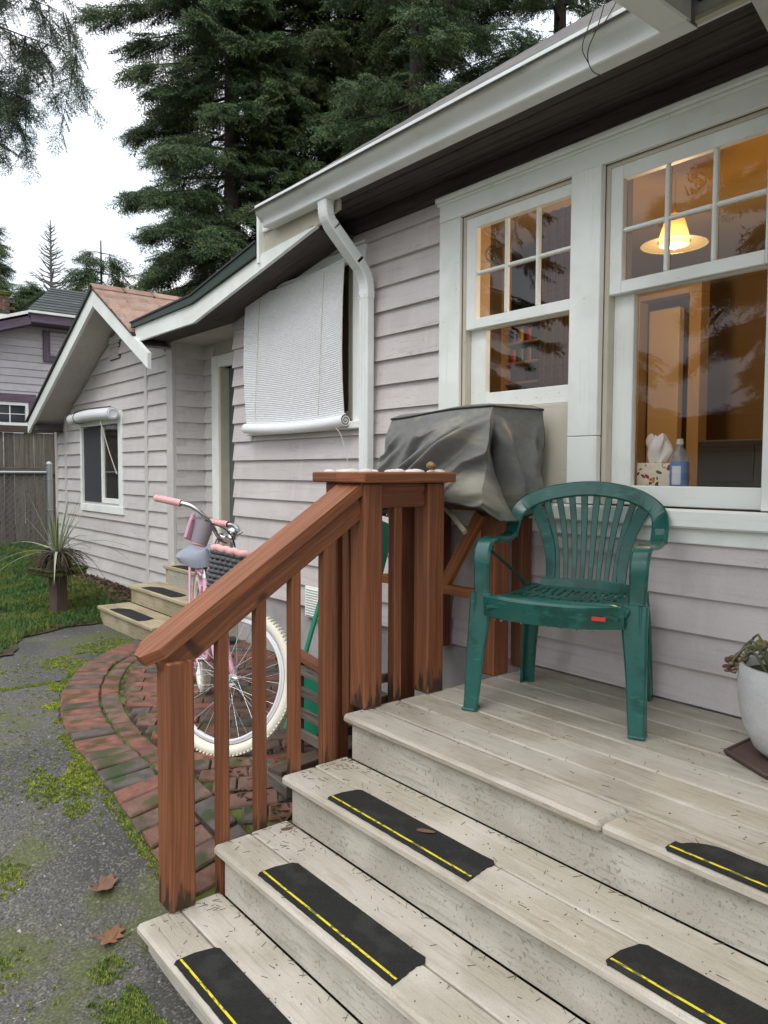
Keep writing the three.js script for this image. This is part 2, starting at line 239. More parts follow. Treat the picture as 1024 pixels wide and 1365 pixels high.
const M = {
  deck: [0.93, 0.86, 0.97, 0.9].map((k) => std({ map: T.deck, color: lin(k, k, k * 1.0), bumpMap: T.deckBump, bumpScale: 0.0012, roughness: 0.62 })),
  tread: [0.97, 0.92, 1.0].map((k) => std({ map: T.tread, color: lin(k, k, k * 1.01), bumpMap: T.deckBump, bumpScale: 0.001, roughness: 0.6 })),
  riser: [1.0, 0.95].map((k) => std({ map: T.riser, color: lin(k, k, k), bumpMap: T.deckBump, bumpScale: 0.0008, roughness: 0.75 })),
  siding: [1.0, 0.95, 1.03, 0.98].map((k) => std({ map: T.siding, color: lin(k, k, k), bumpMap: T.sidingBump, bumpScale: 0.0009, roughness: 0.6 })),
  sidingGrey: [1.0, 0.96, 1.02].map((k) => std({ map: T.siding, color: lin(0.97 * k, k, 0.99 * k), bumpMap: T.sidingBump, bumpScale: 0.0009, roughness: 0.6 })),
  trimGrey: std({ map: T.siding, color: lin(0.95, 0.98, 0.97), roughness: 0.6 }),
  white: std({ map: T.white, color: lin(0.95, 0.98, 0.98), roughness: 0.5, bumpMap: T.sidingBump, bumpScale: 0.0006 }),
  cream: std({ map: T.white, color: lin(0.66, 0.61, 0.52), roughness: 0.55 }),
  brown: std({ map: T.grain, color: lin(0.085, 0.066, 0.06), roughness: 0.7 }),
  gutter: std({ map: T.white, color: lin(0.9, 0.94, 0.97), roughness: 0.2 }),
  stain: [1.0, 0.88, 1.08].map((k) => std({ map: T.stain, color: lin(k, k, k), bumpMap: T.woodBump, bumpScale: 0.0012, roughness: 0.62 })),
  post: [1.0, 0.9].map((k) => std({ map: T.post, color: lin(k, k, k), bumpMap: T.woodBump, bumpScale: 0.0012, roughness: 0.62 })),
  orange: std({ map: T.stain, color: lin(1.5, 1.5, 0.9), bumpMap: T.woodBump, bumpScale: 0.001, roughness: 0.6 }),
  darkWood: std({ map: T.grain, color: lin(0.12, 0.085, 0.06), roughness: 0.85 }),
  greyWood: [1, 0.85, 1.12].map((k) => std({ map: T.grain, color: lin(0.19 * k, 0.165 * k, 0.135 * k), bumpMap: T.woodBump, bumpScale: 0.002, roughness: 0.9 })),
  grit: std({ map: T.grit, bumpMap: T.fine, bumpScale: 0.0012, roughness: 0.95 }),
  yellow: std({ color: lin(0.72, 0.62, 0.03), roughness: 0.7 }),
  greenPlastic: std({ map: T.scuff, color: lin(0.03, 0.185, 0.155), roughness: 0.27, roughnessMap: T.rough, bumpMap: T.fine, bumpScale: 0.0003 }),
  wornYellow: std({ map: T.wornYellow, roughness: 0.75 }),
  door: std({ color: lin(0.1, 0.12, 0.11), roughness: 0.5 }),
  red: std({ color: lin(0.6, 0.04, 0.03), roughness: 0.5 }),
  cover: new THREE.MeshPhysicalMaterial({ map: T.cover, color: lin(1.6, 1.57, 1.45), roughness: 0.5, bumpMap: T.weave, bumpScale: 0.0004, sheen: 0.3, sheenRoughness: 0.6 }),
  coverEdge: std({ color: lin(0.025, 0.025, 0.026), roughness: 0.7 }),
  asphalt: std({ map: T.asphalt, color: lin(0.78, 0.78, 0.78), roughness: 0.8, bumpMap: T.asphalt, bumpScale: 0.0035 }),
  soil: std({ map: T.soil, roughness: 1, bumpMap: T.soil, bumpScale: 0.01 }),
  bed: std({ map: T.bed, roughness: 1, bumpMap: T.bed, bumpScale: 0.008 }),
  brick: [[0.25, 0.105, 0.075], [0.2, 0.095, 0.07], [0.29, 0.115, 0.08], [0.16, 0.1, 0.08], [0.125, 0.105, 0.092], [0.22, 0.12, 0.09], [0.18, 0.115, 0.085]].map((c) => std({ map: T.brick, color: lin(...c), roughness: 0.85, bumpMap: T.brick, bumpScale: 0.004 })),
  shingleBrown: [[0.5, 0.31, 0.23], [0.44, 0.27, 0.2], [0.56, 0.36, 0.27], [0.47, 0.33, 0.26]].map((c) => std({ map: T.shingle, color: lin(...c), roughness: 0.95 })),
  shingleGrey: [[0.2, 0.19, 0.18], [0.17, 0.165, 0.16], [0.235, 0.22, 0.2]].map((c) => std({ map: T.shingle, color: lin(...c), roughness: 0.95 })),
  shingleSlate: [[0.11, 0.125, 0.125], [0.09, 0.105, 0.105], [0.13, 0.145, 0.145]].map((c) => std({ map: T.shingle, color: lin(...c), roughness: 0.95 })),
  greenMetal: std({ color: lin(0.007, 0.028, 0.018), roughness: 0.5 }),
  black: std({ color: lin(0.02, 0.02, 0.02), roughness: 0.6 }),
  pane: new THREE.MeshPhysicalMaterial({ color: 0xffffff, transmission: 1, thickness: 0, roughness: 0.0, ior: 1.62, metalness: 0 }),
  chrome: std({ color: lin(0.62, 0.62, 0.62), metalness: 1, roughness: 0.2 }),
  steel: std({ color: lin(0.36, 0.38, 0.38), metalness: 0.7, roughness: 0.45 }),
  pink: std({ color: lin(0.8, 0.42, 0.55), roughness: 0.35 }),
  pinkSoft: std({ color: lin(0.72, 0.4, 0.4), roughness: 0.6 }),
  tyre: std({ color: lin(0.78, 0.76, 0.64), roughness: 0.7 }),
  saddleGrey: std({ color: lin(0.25, 0.27, 0.33), roughness: 0.42 }),
  basket: std({ color: lin(0.1, 0.105, 0.115), roughness: 0.7 }),
  purple: std({ map: T.grain, color: lin(0.17, 0.12, 0.17), roughness: 0.7 }),
  neighbour: [1, 0.95, 1.05].map((k) => std({ map: T.siding, color: lin(0.86 * k, 0.88 * k, 0.93 * k), roughness: 0.7 })),
  darkGlass: std({ color: lin(0.03, 0.035, 0.04), roughness: 0.08 }),
  screen: std({ color: lin(0.035, 0.038, 0.045), roughness: 0.75 }),
  bark: std({ map: T.grain, color: lin(0.075, 0.06, 0.05), roughness: 1, bumpMap: T.woodBump, bumpScale: 0.02 }),
  barkGrey: std({ map: T.grain, color: lin(0.2, 0.19, 0.18), roughness: 1 }),
  tan: std({ color: lin(0.36, 0.24, 0.11), roughness: 0.6 }),
  tanDark: std({ map: T.grain, color: lin(0.2, 0.11, 0.045), roughness: 0.6 }),
  tanLight: std({ color: lin(0.46, 0.33, 0.16), roughness: 0.6 }),
  concrete: std({ map: T.concrete, color: lin(1.25, 1.25, 1.25), roughness: 0.85, bumpMap: T.fine, bumpScale: 0.001 }),
  foundation: std({ map: T.concrete, color: lin(1.05, 0.98, 0.98), roughness: 0.8, bumpMap: T.fine, bumpScale: 0.002 }),
};
//#STRUCTURE
// ---------------------------------------------------------------- terrain
function g(x, z) {                                                     // height of the ground: level at the back, falling towards the foot of the stairs
  const t = x + (z - 1.1);
  let y = 0.27 - 0.2 * smooth(-0.6, 1.0, t) - 0.05 * smooth(1, 4, t);
  y += 0.12 * smooth(-4.0, -5.2, x) * (1 - smooth(0.1, 1.0, z));
  return y;
}
function sheet(nu, nv, fn, lift, metres = 1) {                         // ruled sheet on the terrain: fn(u, v) -> [x, z]
  const pos = [], uv = [], idx = [];
  for (let j = 0; j <= nv; j++) for (let i = 0; i <= nu; i++) { const [x, z] = fn(i / nu, j / nv); pos.push(x, g(x, z) + lift, z); uv.push(x / metres, z / metres); }
  for (let j = 0; j < nv; j++) for (let i = 0; i < nu; i++) { const a = j * (nu + 1) + i, b = a + 1, c = a + nu + 1, d = c + 1; idx.push(a, c, b, b, c, d); }
  const q = new THREE.BufferGeometry(); q.setAttribute('position', new THREE.Float32BufferAttribute(pos, 3)); q.setAttribute('uv', new THREE.Float32BufferAttribute(uv, 2)); q.setIndex(idx); q.computeVertexNormals();
  const n = q.attributes.normal; if (n.getY(0) < 0) { for (let i = 0; i < idx.length; i += 3) { const s = idx[i + 1]; idx[i + 1] = idx[i + 2]; idx[i + 2] = s; } q.setIndex(idx); q.computeVertexNormals(); } return q;
}
structure(obj('ground', sheet(150, 150, (u, v) => { const f = (t) => { const s = t * 2 - 1; return Math.sign(s) * (6 * Math.abs(s) + 84 * Math.abs(s) ** 5); }; return [f(u) - 1, f(v) + 1]; }, -0.035), M.soil));
const lawnEdge = new THREE.CatmullRomCurve3([[-3.95, -0.2], [-4.08, 0.5], [-4.02, 0.98], [-3.72, 1.3], [-3.38, 1.54], [-2.9, 1.95], [-2.6, 2.6], [-2.4, 4], [-2.2, 9]].map(([x, z]) => V(x, 0, z)));
const edgeN = (p, k = 0.05) => [p.x + k * (fbm(p.x * 5, p.z * 5, 3) - 0.5), p.z + k * (fbm(p.x * 5 + 9, p.z * 5, 3) - 0.5)];
function pathSlab(z0, z1, x0f, x1f, nu, nv, name) { return structure(obj(name, sheet(nu, nv, (u, v) => { const z = lerp(z0, z1, v); return [lerp(x0f(z), x1f(z), u), z]; }, 0.002), M.asphalt)); }
const jointX = (z) => -2.47 + 0.03 * Math.sin(z * 3) ;
pathSlab(-0.3, 9, (z) => -5.4, (z) => jointX(z) - 0.012, 40, 120, 'asphalt_path');
pathSlab(-0.3, 9, (z) => jointX(z) + 0.012, (z) => 6, 70, 90, 'asphalt_path');
const lawnIn = (u) => { const p = lawnEdge.getPoint(u); return edgeN(p, 0.25); };
structure(obj('lawn', sheet(120, 40, (u, v) => { const [x, z] = lawnIn(u); return [lerp(x, -13, v ** 1.5), lerp(z, lerp(-1.2, 9, u), v)]; }, 0.012), M.soil));
// brick patio: its curved edge, bedding, and every brick
const brickEdge = new THREE.CatmullRomCurve3([[-3.45, 0.3], [-3.22, 0.68], [-2.82, 1.12], [-2.42, 1.36], [-2.08, 1.5], [-1.7, 1.6], [-1.33, 1.655], [-0.85, 1.68], [-0.35, 1.68], [0.1, 1.67]].map(([x, z]) => V(x, 0, z)));
const patio = structure(obj('brick_patio', sheet(80, 40, (u, v) => { const p = brickEdge.getPoint(u), [x, z] = edgeN(p, 0.04); return [lerp(x, lerp(-3.0, 0.02, u), v), lerp(z, 0.0, v)]; }, 0.006), M.bed));
{
  reseed(77);
  const shapes = Array.from({ length: 8 }, () => {
    const b = cbox(0.199, 0.05, 0.0955, 0.006), p = b.attributes.position, cut = [0, 1, 2, 3].map(() => rr(-0.006, 0.006));
    for (let i = 0; i < p.count; i++) { const x = p.getX(i), z = p.getZ(i), y = p.getY(i); p.setXYZ(i, x + Math.sign(x) * cut[z > 0 ? 0 : 1] * 0.6, y + (y > 0 ? cut[x > 0 ? 2 : 3] * 0.5 : 0), z + Math.sign(z) * cut[x > 0 ? 1 : 2] * 0.5); }
    b.computeVertexNormals(); return b;
  });
  const place = (x, z, ang, k = 1) => {
    const m = obj('brick', pick(shapes), pick(M.brick), patio); m.scale.x = k; const e = 0.06;
    const up = V(-(g(x + e, z) - g(x - e, z)) / (2 * e) + rr(-0.016, 0.016), 1, -(g(x, z + e) - g(x, z - e)) / (2 * e) + rr(-0.016, 0.016)).normalize();
    m.quaternion.setFromUnitVectors(V(0, 1, 0), up).multiply(new THREE.Quaternion().setFromAxisAngle(V(0, 1, 0), ang + rr(-0.02, 0.02)));
    m.position.set(x, g(x, z) - 0.006 + rr(-0.005, 0.005), z);
  };
  const L = brickEdge.getLength(), frame = (s) => { const u = clamp(s / L), p = brickEdge.getPointAt(u), t = brickEdge.getTangentAt(u); return [p, t, V(t.z, 0, -t.x)]; };
  for (let s = 0.05; s < L; s += 0.1) { const [p, t, n] = frame(s); if (p.x > -0.06) continue; place(p.x + n.x * 0.105, p.z + n.z * 0.105, Math.atan2(-n.z, n.x)); }
  for (let s = 0.1; s < L; s += 0.205) { const [p, t, n] = frame(s); if (p.x > -0.1) continue; place(p.x + n.x * 0.262, p.z + n.z * 0.262, Math.atan2(-t.z, t.x)); }
  const pts = brickEdge.getPoints(160), d = V(0.5, 0, -0.866), c = V(0.866, 0, 0.5);
  const inside = (x, z) => {
    if (x > -0.03 || z < 0.04 || x < -3.3 || (x < -2.93 && z < 0.8)) return false;
    let best = 9, side = 0; for (let i = 0; i < 160; i += 2) { const q = pts[i], dd = Math.hypot(x - q.x, z - q.z); if (dd < best) { best = dd; const tx = pts[i + 1].x - q.x, tz = pts[i + 1].z - q.z; side = (x - q.x) * tz - (z - q.z) * tx; } }
    return side > 0 && best > 0.325;
  };
  for (let r = -34; r < 34; r++) {                                      // rows of running bond, cut to fit where they meet the border
    const b = r * 0.1, P = (a) => [-1.5 + d.x * a + c.x * b, 0.8 + d.z * a + c.z * b]; let a = -3;
    while (a < 3) {
      while (a < 3 && !inside(...P(a))) a += 0.02; if (a >= 3) break; let e = a; while (e < 3 && inside(...P(e))) e += 0.02;
      let first = r & 1 ? 0.1 : 0.203; while (e - a > 0.05) { const L = Math.min(first, e - a); first = 0.203; const [x, z] = P(a + L / 2); place(x, z, Math.atan2(-d.z, d.x), (L - 0.004) / 0.199); a += L; } a = e + 0.02;
    }
  }
}

// ---------------------------------------------------------------- the house
const house = thing('house', 'mauve-grey lap-sided house with white window trim, white gutter and small gabled wing', 'house');
reseed(5);
const EXP = 0.1355;
// one lap board whose ends may slope; facing +z at plane z
function lap(xa0, xb0, xa1, xb1, y0, y1, z) {
  const f0 = z + 0.025, f1 = z + 0.004, bk = z - 0.004, lip = 0.0;
  const A = [[xa0, y0, f0], [xb0, y0, f0], [xb1, y1, f1], [xa1, y1, f1]], B = A.map(([x, y]) => [x, y, bk]);
  const t = [A[0], A[1], A[2], A[0], A[2], A[3], B[0], B[2], B[1], B[0], B[3], B[2], A[0], B[1], A[1], A[0], B[0], B[1], A[3], A[2], B[2], A[3], B[2], B[3], A[0], A[3], B[3], A[0], B[3], B[0], A[1], B[2], A[2], A[1], B[1], B[2]];
  return planarUV(tris(t), 0, [rnd() * 7, rnd() * 7]);
}
// courses of siding between x limits given as functions of y, leaving out openings [x0, x1, y0, y1]
function courses(y0, y1, left, right, z, holes, mats, maxLen = 3.4) {
  for (let y = y0; y < y1 - 0.02; y += EXP) {
    const top = Math.min(y + EXP + 0.004, y1); let spans = [[left(y), right(y), left(top), right(top)]];
    for (const [hx0, hx1, hy0, hy1] of holes) if (top > hy0 + 0.01 && y < hy1 - 0.03) {
      if (y < hy0 - 0.015) { for (const s of spans) if (s[0] < hx1 && s[1] > hx0) obj('siding_board', lap(hx0 - 0.001, hx1 + 0.001, hx0 - 0.001, hx1 + 0.001, y, hy0 + 0.006, z), mats[0], house); }
      spans = spans.flatMap(([a, b, c, d]) => { const o = []; if (a < hx0) o.push([a, Math.min(b, hx0), c, Math.min(d, hx0)]); if (b > hx1) o.push([Math.max(a, hx1), b, Math.max(c, hx1), d]); return o; });
    }
    for (const [a, b, c, d] of spans) {
      if (b - a < 0.01 || d - c < 0.005) { if (b - a < 0.02) continue; }
      let cuts = [a]; if (b - a > maxLen) cuts.push(a + rr(0.9, b - a - 0.9)); cuts.push(b);
      for (let i = 0; i + 1 < cuts.length; i++) { const l = cuts[i] + (i ? 0.0012 : 0), r = cuts[i + 1]; obj('siding_board', lap(l, r, i ? l : c, i + 2 === cuts.length ? d : r, y, top, z + rr(-0.0015, 0.0015)), pick(mats), house); }
    }
  }
}
const c2 = (v) => () => v;
// main wall, facing +z at z = 0
const winHoles = [[-0.655, 1.13, 1.275, 2.93], [-2.575, -1.275, 1.78, 2.86]];
courses(0.665, 2.905, c2(-2.87), c2(3.6), 0, winHoles, M.siding);
obj('foundation', [bx(-2.86, 3.6, 0.0, 0.664, -0.28, -0.004, 0.004)], M.foundation, house);
obj('corner_trim', [bx(-2.885, -2.872, 0.66, 2.62, -0.27, 0.0)], M.siding[1], house);
obj('wall_sheathing', [bx(-2.87, -2.46, 0.665, 2.62, -0.27, -0.006), bx(-2.46, -0.51, 0.665, 1.85, -0.2, -0.006), bx(-2.46, -1.4, 2.8, 2.84, -0.2, -0.006), bx(-1.7, -1.4, 2.84, 3.3, -0.2, -0.006), bx(-1.4, -0.51, 1.85, 3.3, -0.2, -0.006), bx(-0.51, 0.985, 0.665, 1.33, -0.2, -0.006), bx(-0.51, 0.165, 1.33, 1.84, -0.2, -0.03), bx(-0.51, 0.985, 2.79, 3.3, -0.2, -0.006), bx(0.165, 0.311, 1.33, 2.79, -0.2, -0.006), bx(0.985, 3.6, 0.665, 3.3, -0.2, -0.006), bx(-2.46, -1.4, 1.85, 2.8, -0.25, -0.18)], M.tan, house);
obj('frieze_board', [bx(-2.2, 3.6, 2.912, 2.995, -0.004, 0.012, 0.002)], M.brown, house);
{ // soffit of tongue-and-groove boards, each its own
  const zs = [0.012, 0.083, 0.156, 0.228, 0.302]; for (let i = 0; i < 4; i++) obj('soffit_board', bx(-1.9, 3.6, 2.993 + (i & 1) * 0.0012, 3.02, zs[i] + 0.003, zs[i + 1] - 0.003, 0.004), M.brown, house);
  obj('soffit_backing', bx(-1.9, 3.6, 3.021, 3.04, -0.2, 0.302), M.brown, house);
  obj('fascia', [bx(-1.91, 3.6, 2.985, 3.10, 0.304, 0.322)], M.white, house);
  obj('fascia', [prism([[-1.915, 2.80], [-1.895, 2.80], [-1.14, 2.93], [-1.14, 2.984], [-1.915, 2.984]], 0.285, 0.304)], M.cream, house);
  obj('fascia_end_trim', [bx(-1.94, -1.915, 2.80, 3.11, 0.28, 0.345)], M.white, house);
}
{ // ogee gutter and its downspout
  const prof = [[0.324, 3.07], [0.324, 2.972], [0.386, 2.972], [0.391, 2.977], [0.391, 2.994], [0.394, 3.006], [0.401, 3.017], [0.412, 3.026], [0.426, 3.033], [0.438, 3.041], [0.446, 3.052], [0.448, 3.064], [0.448, 3.080], [0.438, 3.082], [0.438, 3.074], [0.443, 3.07]];
  const inner = prof.map(([z, y]) => [z, y]), t = [], x0 = -1.78, x1 = 0.873;
  const thick = [...prof, ...[...inner].reverse().map(([z, y]) => [z + (z < 0.33 ? 0.002 : -0.002), y + 0.0025])];
  const cap = THREE.ShapeUtils.triangulateShape(thick.map((p) => new THREE.Vector2(...p)), []);
  for (let i = 0; i < thick.length; i++) { const a = thick[i], b = thick[(i + 1) % thick.length]; const A = [x0, a[1], a[0]], B = [x0, b[1], b[0]], C = [x1, b[1], b[0]], D = [x1, a[1], a[0]]; t.push(A, B, C, A, C, D); }
  const gut = sub('gutter', house); obj('trough', planarUV(toCreasedNormals(tris(t), 0.6), 0), M.gutter, gut);
  const endPoly = prof.slice(0, 13); obj('end_cap', prism(endPoly.map(([z, y]) => [-z, y]), 0, 0.003).rotateY(Math.PI / 2).translate(x0 - 0.001, 0, 0), M.gutter, gut);
  const ds = sub('downspout', house), X = -1.19;
  const path = spline([[X, 2.975, 0.352], [X, 2.93, 0.352], [X, 2.885, 0.342], [X, 2.84, 0.305]], 14), low = spline([[X, 2.70, 0.155], [X, 2.655, 0.112], [X, 2.61, 0.086], [X, 2.56, 0.075], [X, 2.5, 0.075]], 14);
  const seg = (pts, rib) => { const ws = [], ts = [], out = []; pts.forEach((p, i) => { const a = pts[Math.max(0, i - 1)], b = pts[Math.min(pts.length - 1, i + 1)], d = V(b[0] - a[0], b[1] - a[1], b[2] - a[2]).normalize(), n = V(1, 0, 0).cross(d); const k = rib && i > 2 && i < pts.length - 3 && i % 2 ? 0.93 : 1; ws.push([0.041 * k, 0, 0]); ts.push(n.multiplyScalar(0.03 * k).toArray()); out.push(p); }); return band(out, ws, ts, 0.25); };
  obj('elbow', seg(path, true), M.gutter, ds); obj('elbow', seg(low, true), M.gutter, ds);
  obj('offset_pipe', seg([[X, 2.845, 0.31], [X, 2.69, 0.145]], false), M.gutter, ds);
  const pipe = [bx(X - 0.039, X + 0.039, 0.45, 2.53, 0.047, 0.103, 0.008)]; for (const k of [-0.018, 0.008]) pipe.push(bx(X + k, X + k + 0.012, 0.45, 2.5, 0.1025, 0.1055, 0.001));
  obj('pipe', pipe, M.gutter, ds);
  for (const [sx, sy] of [[-0.025, 2.515], [0.022, 2.515]]) obj('screw', at(new THREE.SphereGeometry(0.004, 8, 6), X + sx, sy, 0.104), M.steel, ds);
}
{ // main roof above the gutter: deck, gable end trim and overlapping shingle courses
  const s = 0.72, roof = sub('roof', house), zr = -3.4, y0 = 3.062, z0 = 0.40, Y = (z) => y0 + (z0 - z) * s;
  obj('roof_deck', [prism([[-z0, y0], [-zr, Y(zr)], [-zr, Y(zr) - 0.14], [-z0, y0 - 0.02]], 0, 5.4).rotateY(Math.PI / 2).translate(-1.8, 0, 0)], M.brown, roof);
  obj('rear_slope', prism([[-zr, Y(zr) - 0.02], [-zr - 0.02 + 3.6, Y(zr) - 2.4], [-zr + 3.4, Y(zr) - 2.5], [-zr, Y(zr) - 0.14]], 0, 5.4).rotateY(Math.PI / 2).translate(-1.8, 0, 0), M.shingleGrey[0], roof);
  obj('rake_trim', beam([-1.815, y0 - 0.03, z0], [-1.815, Y(zr) - 0.03, zr], 0.022, 0.07), M.white, roof);
  const list = [[], [], []], dir = V(0, s, -1).normalize(), nrm = V(0, 1, s).normalize();
  for (let r = 0; r < 30; r++) for (let x = -1.83 + (r % 2) * 0.12; x < 3.4; x += 0.3) {
    const w = Math.min(0.296, 3.5 - x), q = cbox(w, 0.009, 0.2, 0.001); q.rotateX(Math.atan(s) + 0.02); const d = r * 0.14 + 0.06 + rr(-0.006, 0.006);
    q.translate(x + w / 2, y0 + 0.012 + dir.y * d + nrm.y * 0.004, z0 + 0.03 + dir.z * d); pick(list).push(q);
  }
  list.forEach((l, i) => { const m = obj('shingles', l, M.shingleGrey[i], roof); m.userData.kind = 'stuff'; });
  // boxed beam of the porch roof that the gutter runs into
  obj('porch_beam', [bx(0.775, 0.874, 2.976, 3.18, 0.362, 2.1, 0.006)], M.white, house);
  obj('porch_beam_ceiling', [bx(0.876, 3.5, 3.05, 3.09, 0.325, 2.1, 0.004)], M.brown, house);
  obj('beam_moulding', [bx(0.876, 3.5, 2.978, 3.0, 0.326, 0.352, 0.004)], M.cream, house);
  obj('roof_bracket', [beam([1.165, 2.72, 0.05], [1.165, 3.03, 0.75], 0.07, 0.09, [0, 0, 1])], M.trimGrey, house);
}
// windows -----------------------------------------------------------------
function casing(parent, x0, x1, y0, y1, w, z = 0.022, mat = M.white) {
  obj('casing', [bx(x0, x0 + w, y0, y1, 0.0, z)], mat, parent); obj('casing', [bx(x1 - w, x1, y0, y1, 0.0, z)], mat, parent);
}
function sash(parent, x0, x1, y0, y1, z, rails, cols, rows, glassLabel) {   // rails: [left, right, bottom, top]
  const s = sub('sash', parent), [l, r, b, t] = rails, d = 0.034, gx0 = x0 + l, gx1 = x1 - r, gy0 = y0 + b, gy1 = y1 - t, f = [];
  f.push(bx(x0, gx0, y0, y1, z - d, z), bx(gx1, x1, y0, y1, z - d, z), bx(gx0, gx1, y0, gy0, z - d, z - 0.0005), bx(gx0, gx1, gy1, y1, z - d, z - 0.0005));
  obj('sash_frame', f, M.white, s);
  const mw = 0.017;
  for (let i = 1; i < cols; i++) { const x = lerp(gx0, gx1, i / cols); obj('muntin', bx(x - mw / 2, x + mw / 2, gy0, gy1, z - d + 0.004, z - 0.003, 0.005), M.white, s); }
  for (let j = 1; j < rows; j++) for (let i = 0; i < cols; i++) { const y = lerp(gy0, gy1, j / rows), xa = lerp(gx0, gx1, i / cols) + (i ? mw / 2 : 0), xb = lerp(gx0, gx1, (i + 1) / cols) - (i < cols - 1 ? mw / 2 : 0); obj('muntin', bx(xa, xb, y - mw / 2, y + mw / 2, z - d + 0.004, z - 0.0035, 0.005), M.white, s); }
  for (let j = 0; j < rows; j++) for (let i = 0; i < cols; i++) {
    const xa = lerp(gx0, gx1, i / cols) - 0.004, xb = lerp(gx0, gx1, (i + 1) / cols) + 0.004, ya = lerp(gy0, gy1, j / rows) - 0.004, yb = lerp(gy0, gy1, (j + 1) / rows) + 0.004;
    const q = new THREE.PlaneGeometry(xb - xa - 0.009, yb - ya - 0.009, 6, 6), p = q.attributes.position; for (let k = 0; k < p.count; k++) p.setZ(k, 0.0007 * (vnoise(p.getX(k) * 9 + i * 5, p.getY(k) * 9 + j * 5) - 0.5)); q.computeVertexNormals();
    q.rotateY(rr(-0.002, 0.002)).translate((xa + xb) / 2, (ya + yb) / 2, z - d * 0.55);
    obj('pane', q, M.pane, s);
  }
  return s;
}
const win1 = sub('window', house, 'double-hung window with six small panes over one pane'), win2 = sub('window', house, 'taller double-hung window with six small panes over a large pane');
obj('casing', [bx(-0.657, -0.511, 1.405, 2.79, 0.0, 0.022)], M.white, win1);
// shared trim of the pair
const trim = sub('window_trim', house);
obj('mullion_board', [bx(0.163, 0.312, 1.69, 2.79, 0.0, 0.034), bx(0.163, 0.312, 1.405, 1.688, 0.0, 0.0335)], M.white, trim);
obj('casing', [bx(0.984, 1.13, 1.405, 2.79, 0.0, 0.024)], M.white, trim);
obj('head_casing', [bx(-0.657, 1.13, 2.791, 2.884, 0.0, 0.024)], M.white, trim); obj('crown_moulding', [bx(-0.672, 1.145, 2.885, 2.912, 0.0, 0.046, 0.006), bx(-0.665, 1.138, 2.87, 2.884, 0.0245, 0.034)], M.white, trim);
obj('sill', [bx(-0.68, 1.16, 1.33, 1.4, 0.0, 0.06, 0.008), bx(-0.66, 1.14, 1.27, 1.329, 0.0, 0.026, 0.004)], M.white, trim);
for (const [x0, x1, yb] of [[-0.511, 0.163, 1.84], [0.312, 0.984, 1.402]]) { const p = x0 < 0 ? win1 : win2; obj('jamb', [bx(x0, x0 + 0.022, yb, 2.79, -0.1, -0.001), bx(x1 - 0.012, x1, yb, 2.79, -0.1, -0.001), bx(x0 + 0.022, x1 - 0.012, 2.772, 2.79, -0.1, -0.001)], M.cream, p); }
sash(win1, -0.489, 0.151, 2.235, 2.772, -0.003, [0.066, 0.014, 0.05, 0.05], 3, 2); sash(win1, -0.489, 0.151, 1.845, 2.262, -0.042, [0.1, 0.014, 0.078, 0.03], 1, 1);
sash(win2, 0.334, 0.972, 2.262, 2.772, -0.003, [0.056, 0.012, 0.05, 0.056], 3, 2); sash(win2, 0.334, 0.972, 1.404, 2.29, -0.042, [0.092, 0.0105, 0.08, 0.03], 1, 1);
{ // small round emblem decal inside the upper pane
  const e = [new THREE.TorusGeometry(0.036, 0.0022, 6, 36), new THREE.TorusGeometry(0.03, 0.0012, 6, 36), new THREE.TorusGeometry(0.011, 0.002, 6, 24)]; for (let i = 0; i < 6; i++) { const a = i / 6 * Math.PI * 2; e.push(rod([Math.cos(a) * 0.011, Math.sin(a) * 0.011, 0], [Math.cos(a) * 0.03, Math.sin(a) * 0.03, 0], 0.0017, 5)); }
  obj('round_decal', merge(e).scale(1, 1, 0.3).translate(-0.345, 2.585, -0.026), M.black, win1);
}
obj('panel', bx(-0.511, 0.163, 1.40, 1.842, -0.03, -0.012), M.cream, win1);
{ // window behind the hanging blind
  const w = sub('window', house, 'window almost hidden behind a hanging white blind'); casing(w, -2.575, -1.275, 1.83, 2.86, 0.115);
  obj('sill', [bx(-2.6, -1.25, 1.785, 1.83, 0, 0.06, 0.005)], M.white, w); obj('head_casing', bx(-2.46, -1.39, 2.76, 2.86, 0, 0.02), M.white, w);
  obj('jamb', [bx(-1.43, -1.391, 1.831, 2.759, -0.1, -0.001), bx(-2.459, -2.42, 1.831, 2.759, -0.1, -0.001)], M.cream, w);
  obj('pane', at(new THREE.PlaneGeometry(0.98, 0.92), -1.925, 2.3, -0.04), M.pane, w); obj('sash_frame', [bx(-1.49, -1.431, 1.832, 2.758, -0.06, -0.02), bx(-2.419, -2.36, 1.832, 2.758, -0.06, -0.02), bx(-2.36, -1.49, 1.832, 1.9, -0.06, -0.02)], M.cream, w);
}
// gabled wing: facing +z at z = 0, gable drawn from its measured outline
reseed(9);
const pkX = -4.92, pkY = 3.20, eR = [-3.65, 2.48], eL = [-7.23, 2.10], zB = 0.35;
const slR = (pkY - eR[1]) / (eR[0] - pkX), slL = (pkY - eL[1]) / (pkX - eL[0]);
const under = 0.14, gl = (y) => Math.max(-7.3, pkX - (pkY - under - y) / slL), gr = (y) => Math.min(-3.93, pkX + (pkY - under - y) / slR);
const wHole = [[-6.38, -5.12, 1.175, 2.07]];
courses(0.36, 3.0, (y) => gl(y) + 0.001, (y) => gr(y), 0, [...wHole, [-6.95, -6.89, 0, 2.28], [-4.55, -4.49, 0, 2.62], [-4.05, -3.9, 0, 3]], M.sidingGrey);
obj('batten', [bx(-6.95, -6.89, 0.36, 2.18, 0, 0.028)], M.trimGrey, house); obj('batten', [bx(-4.55, -4.49, 0.36, 2.62, 0, 0.028)], M.trimGrey, house);
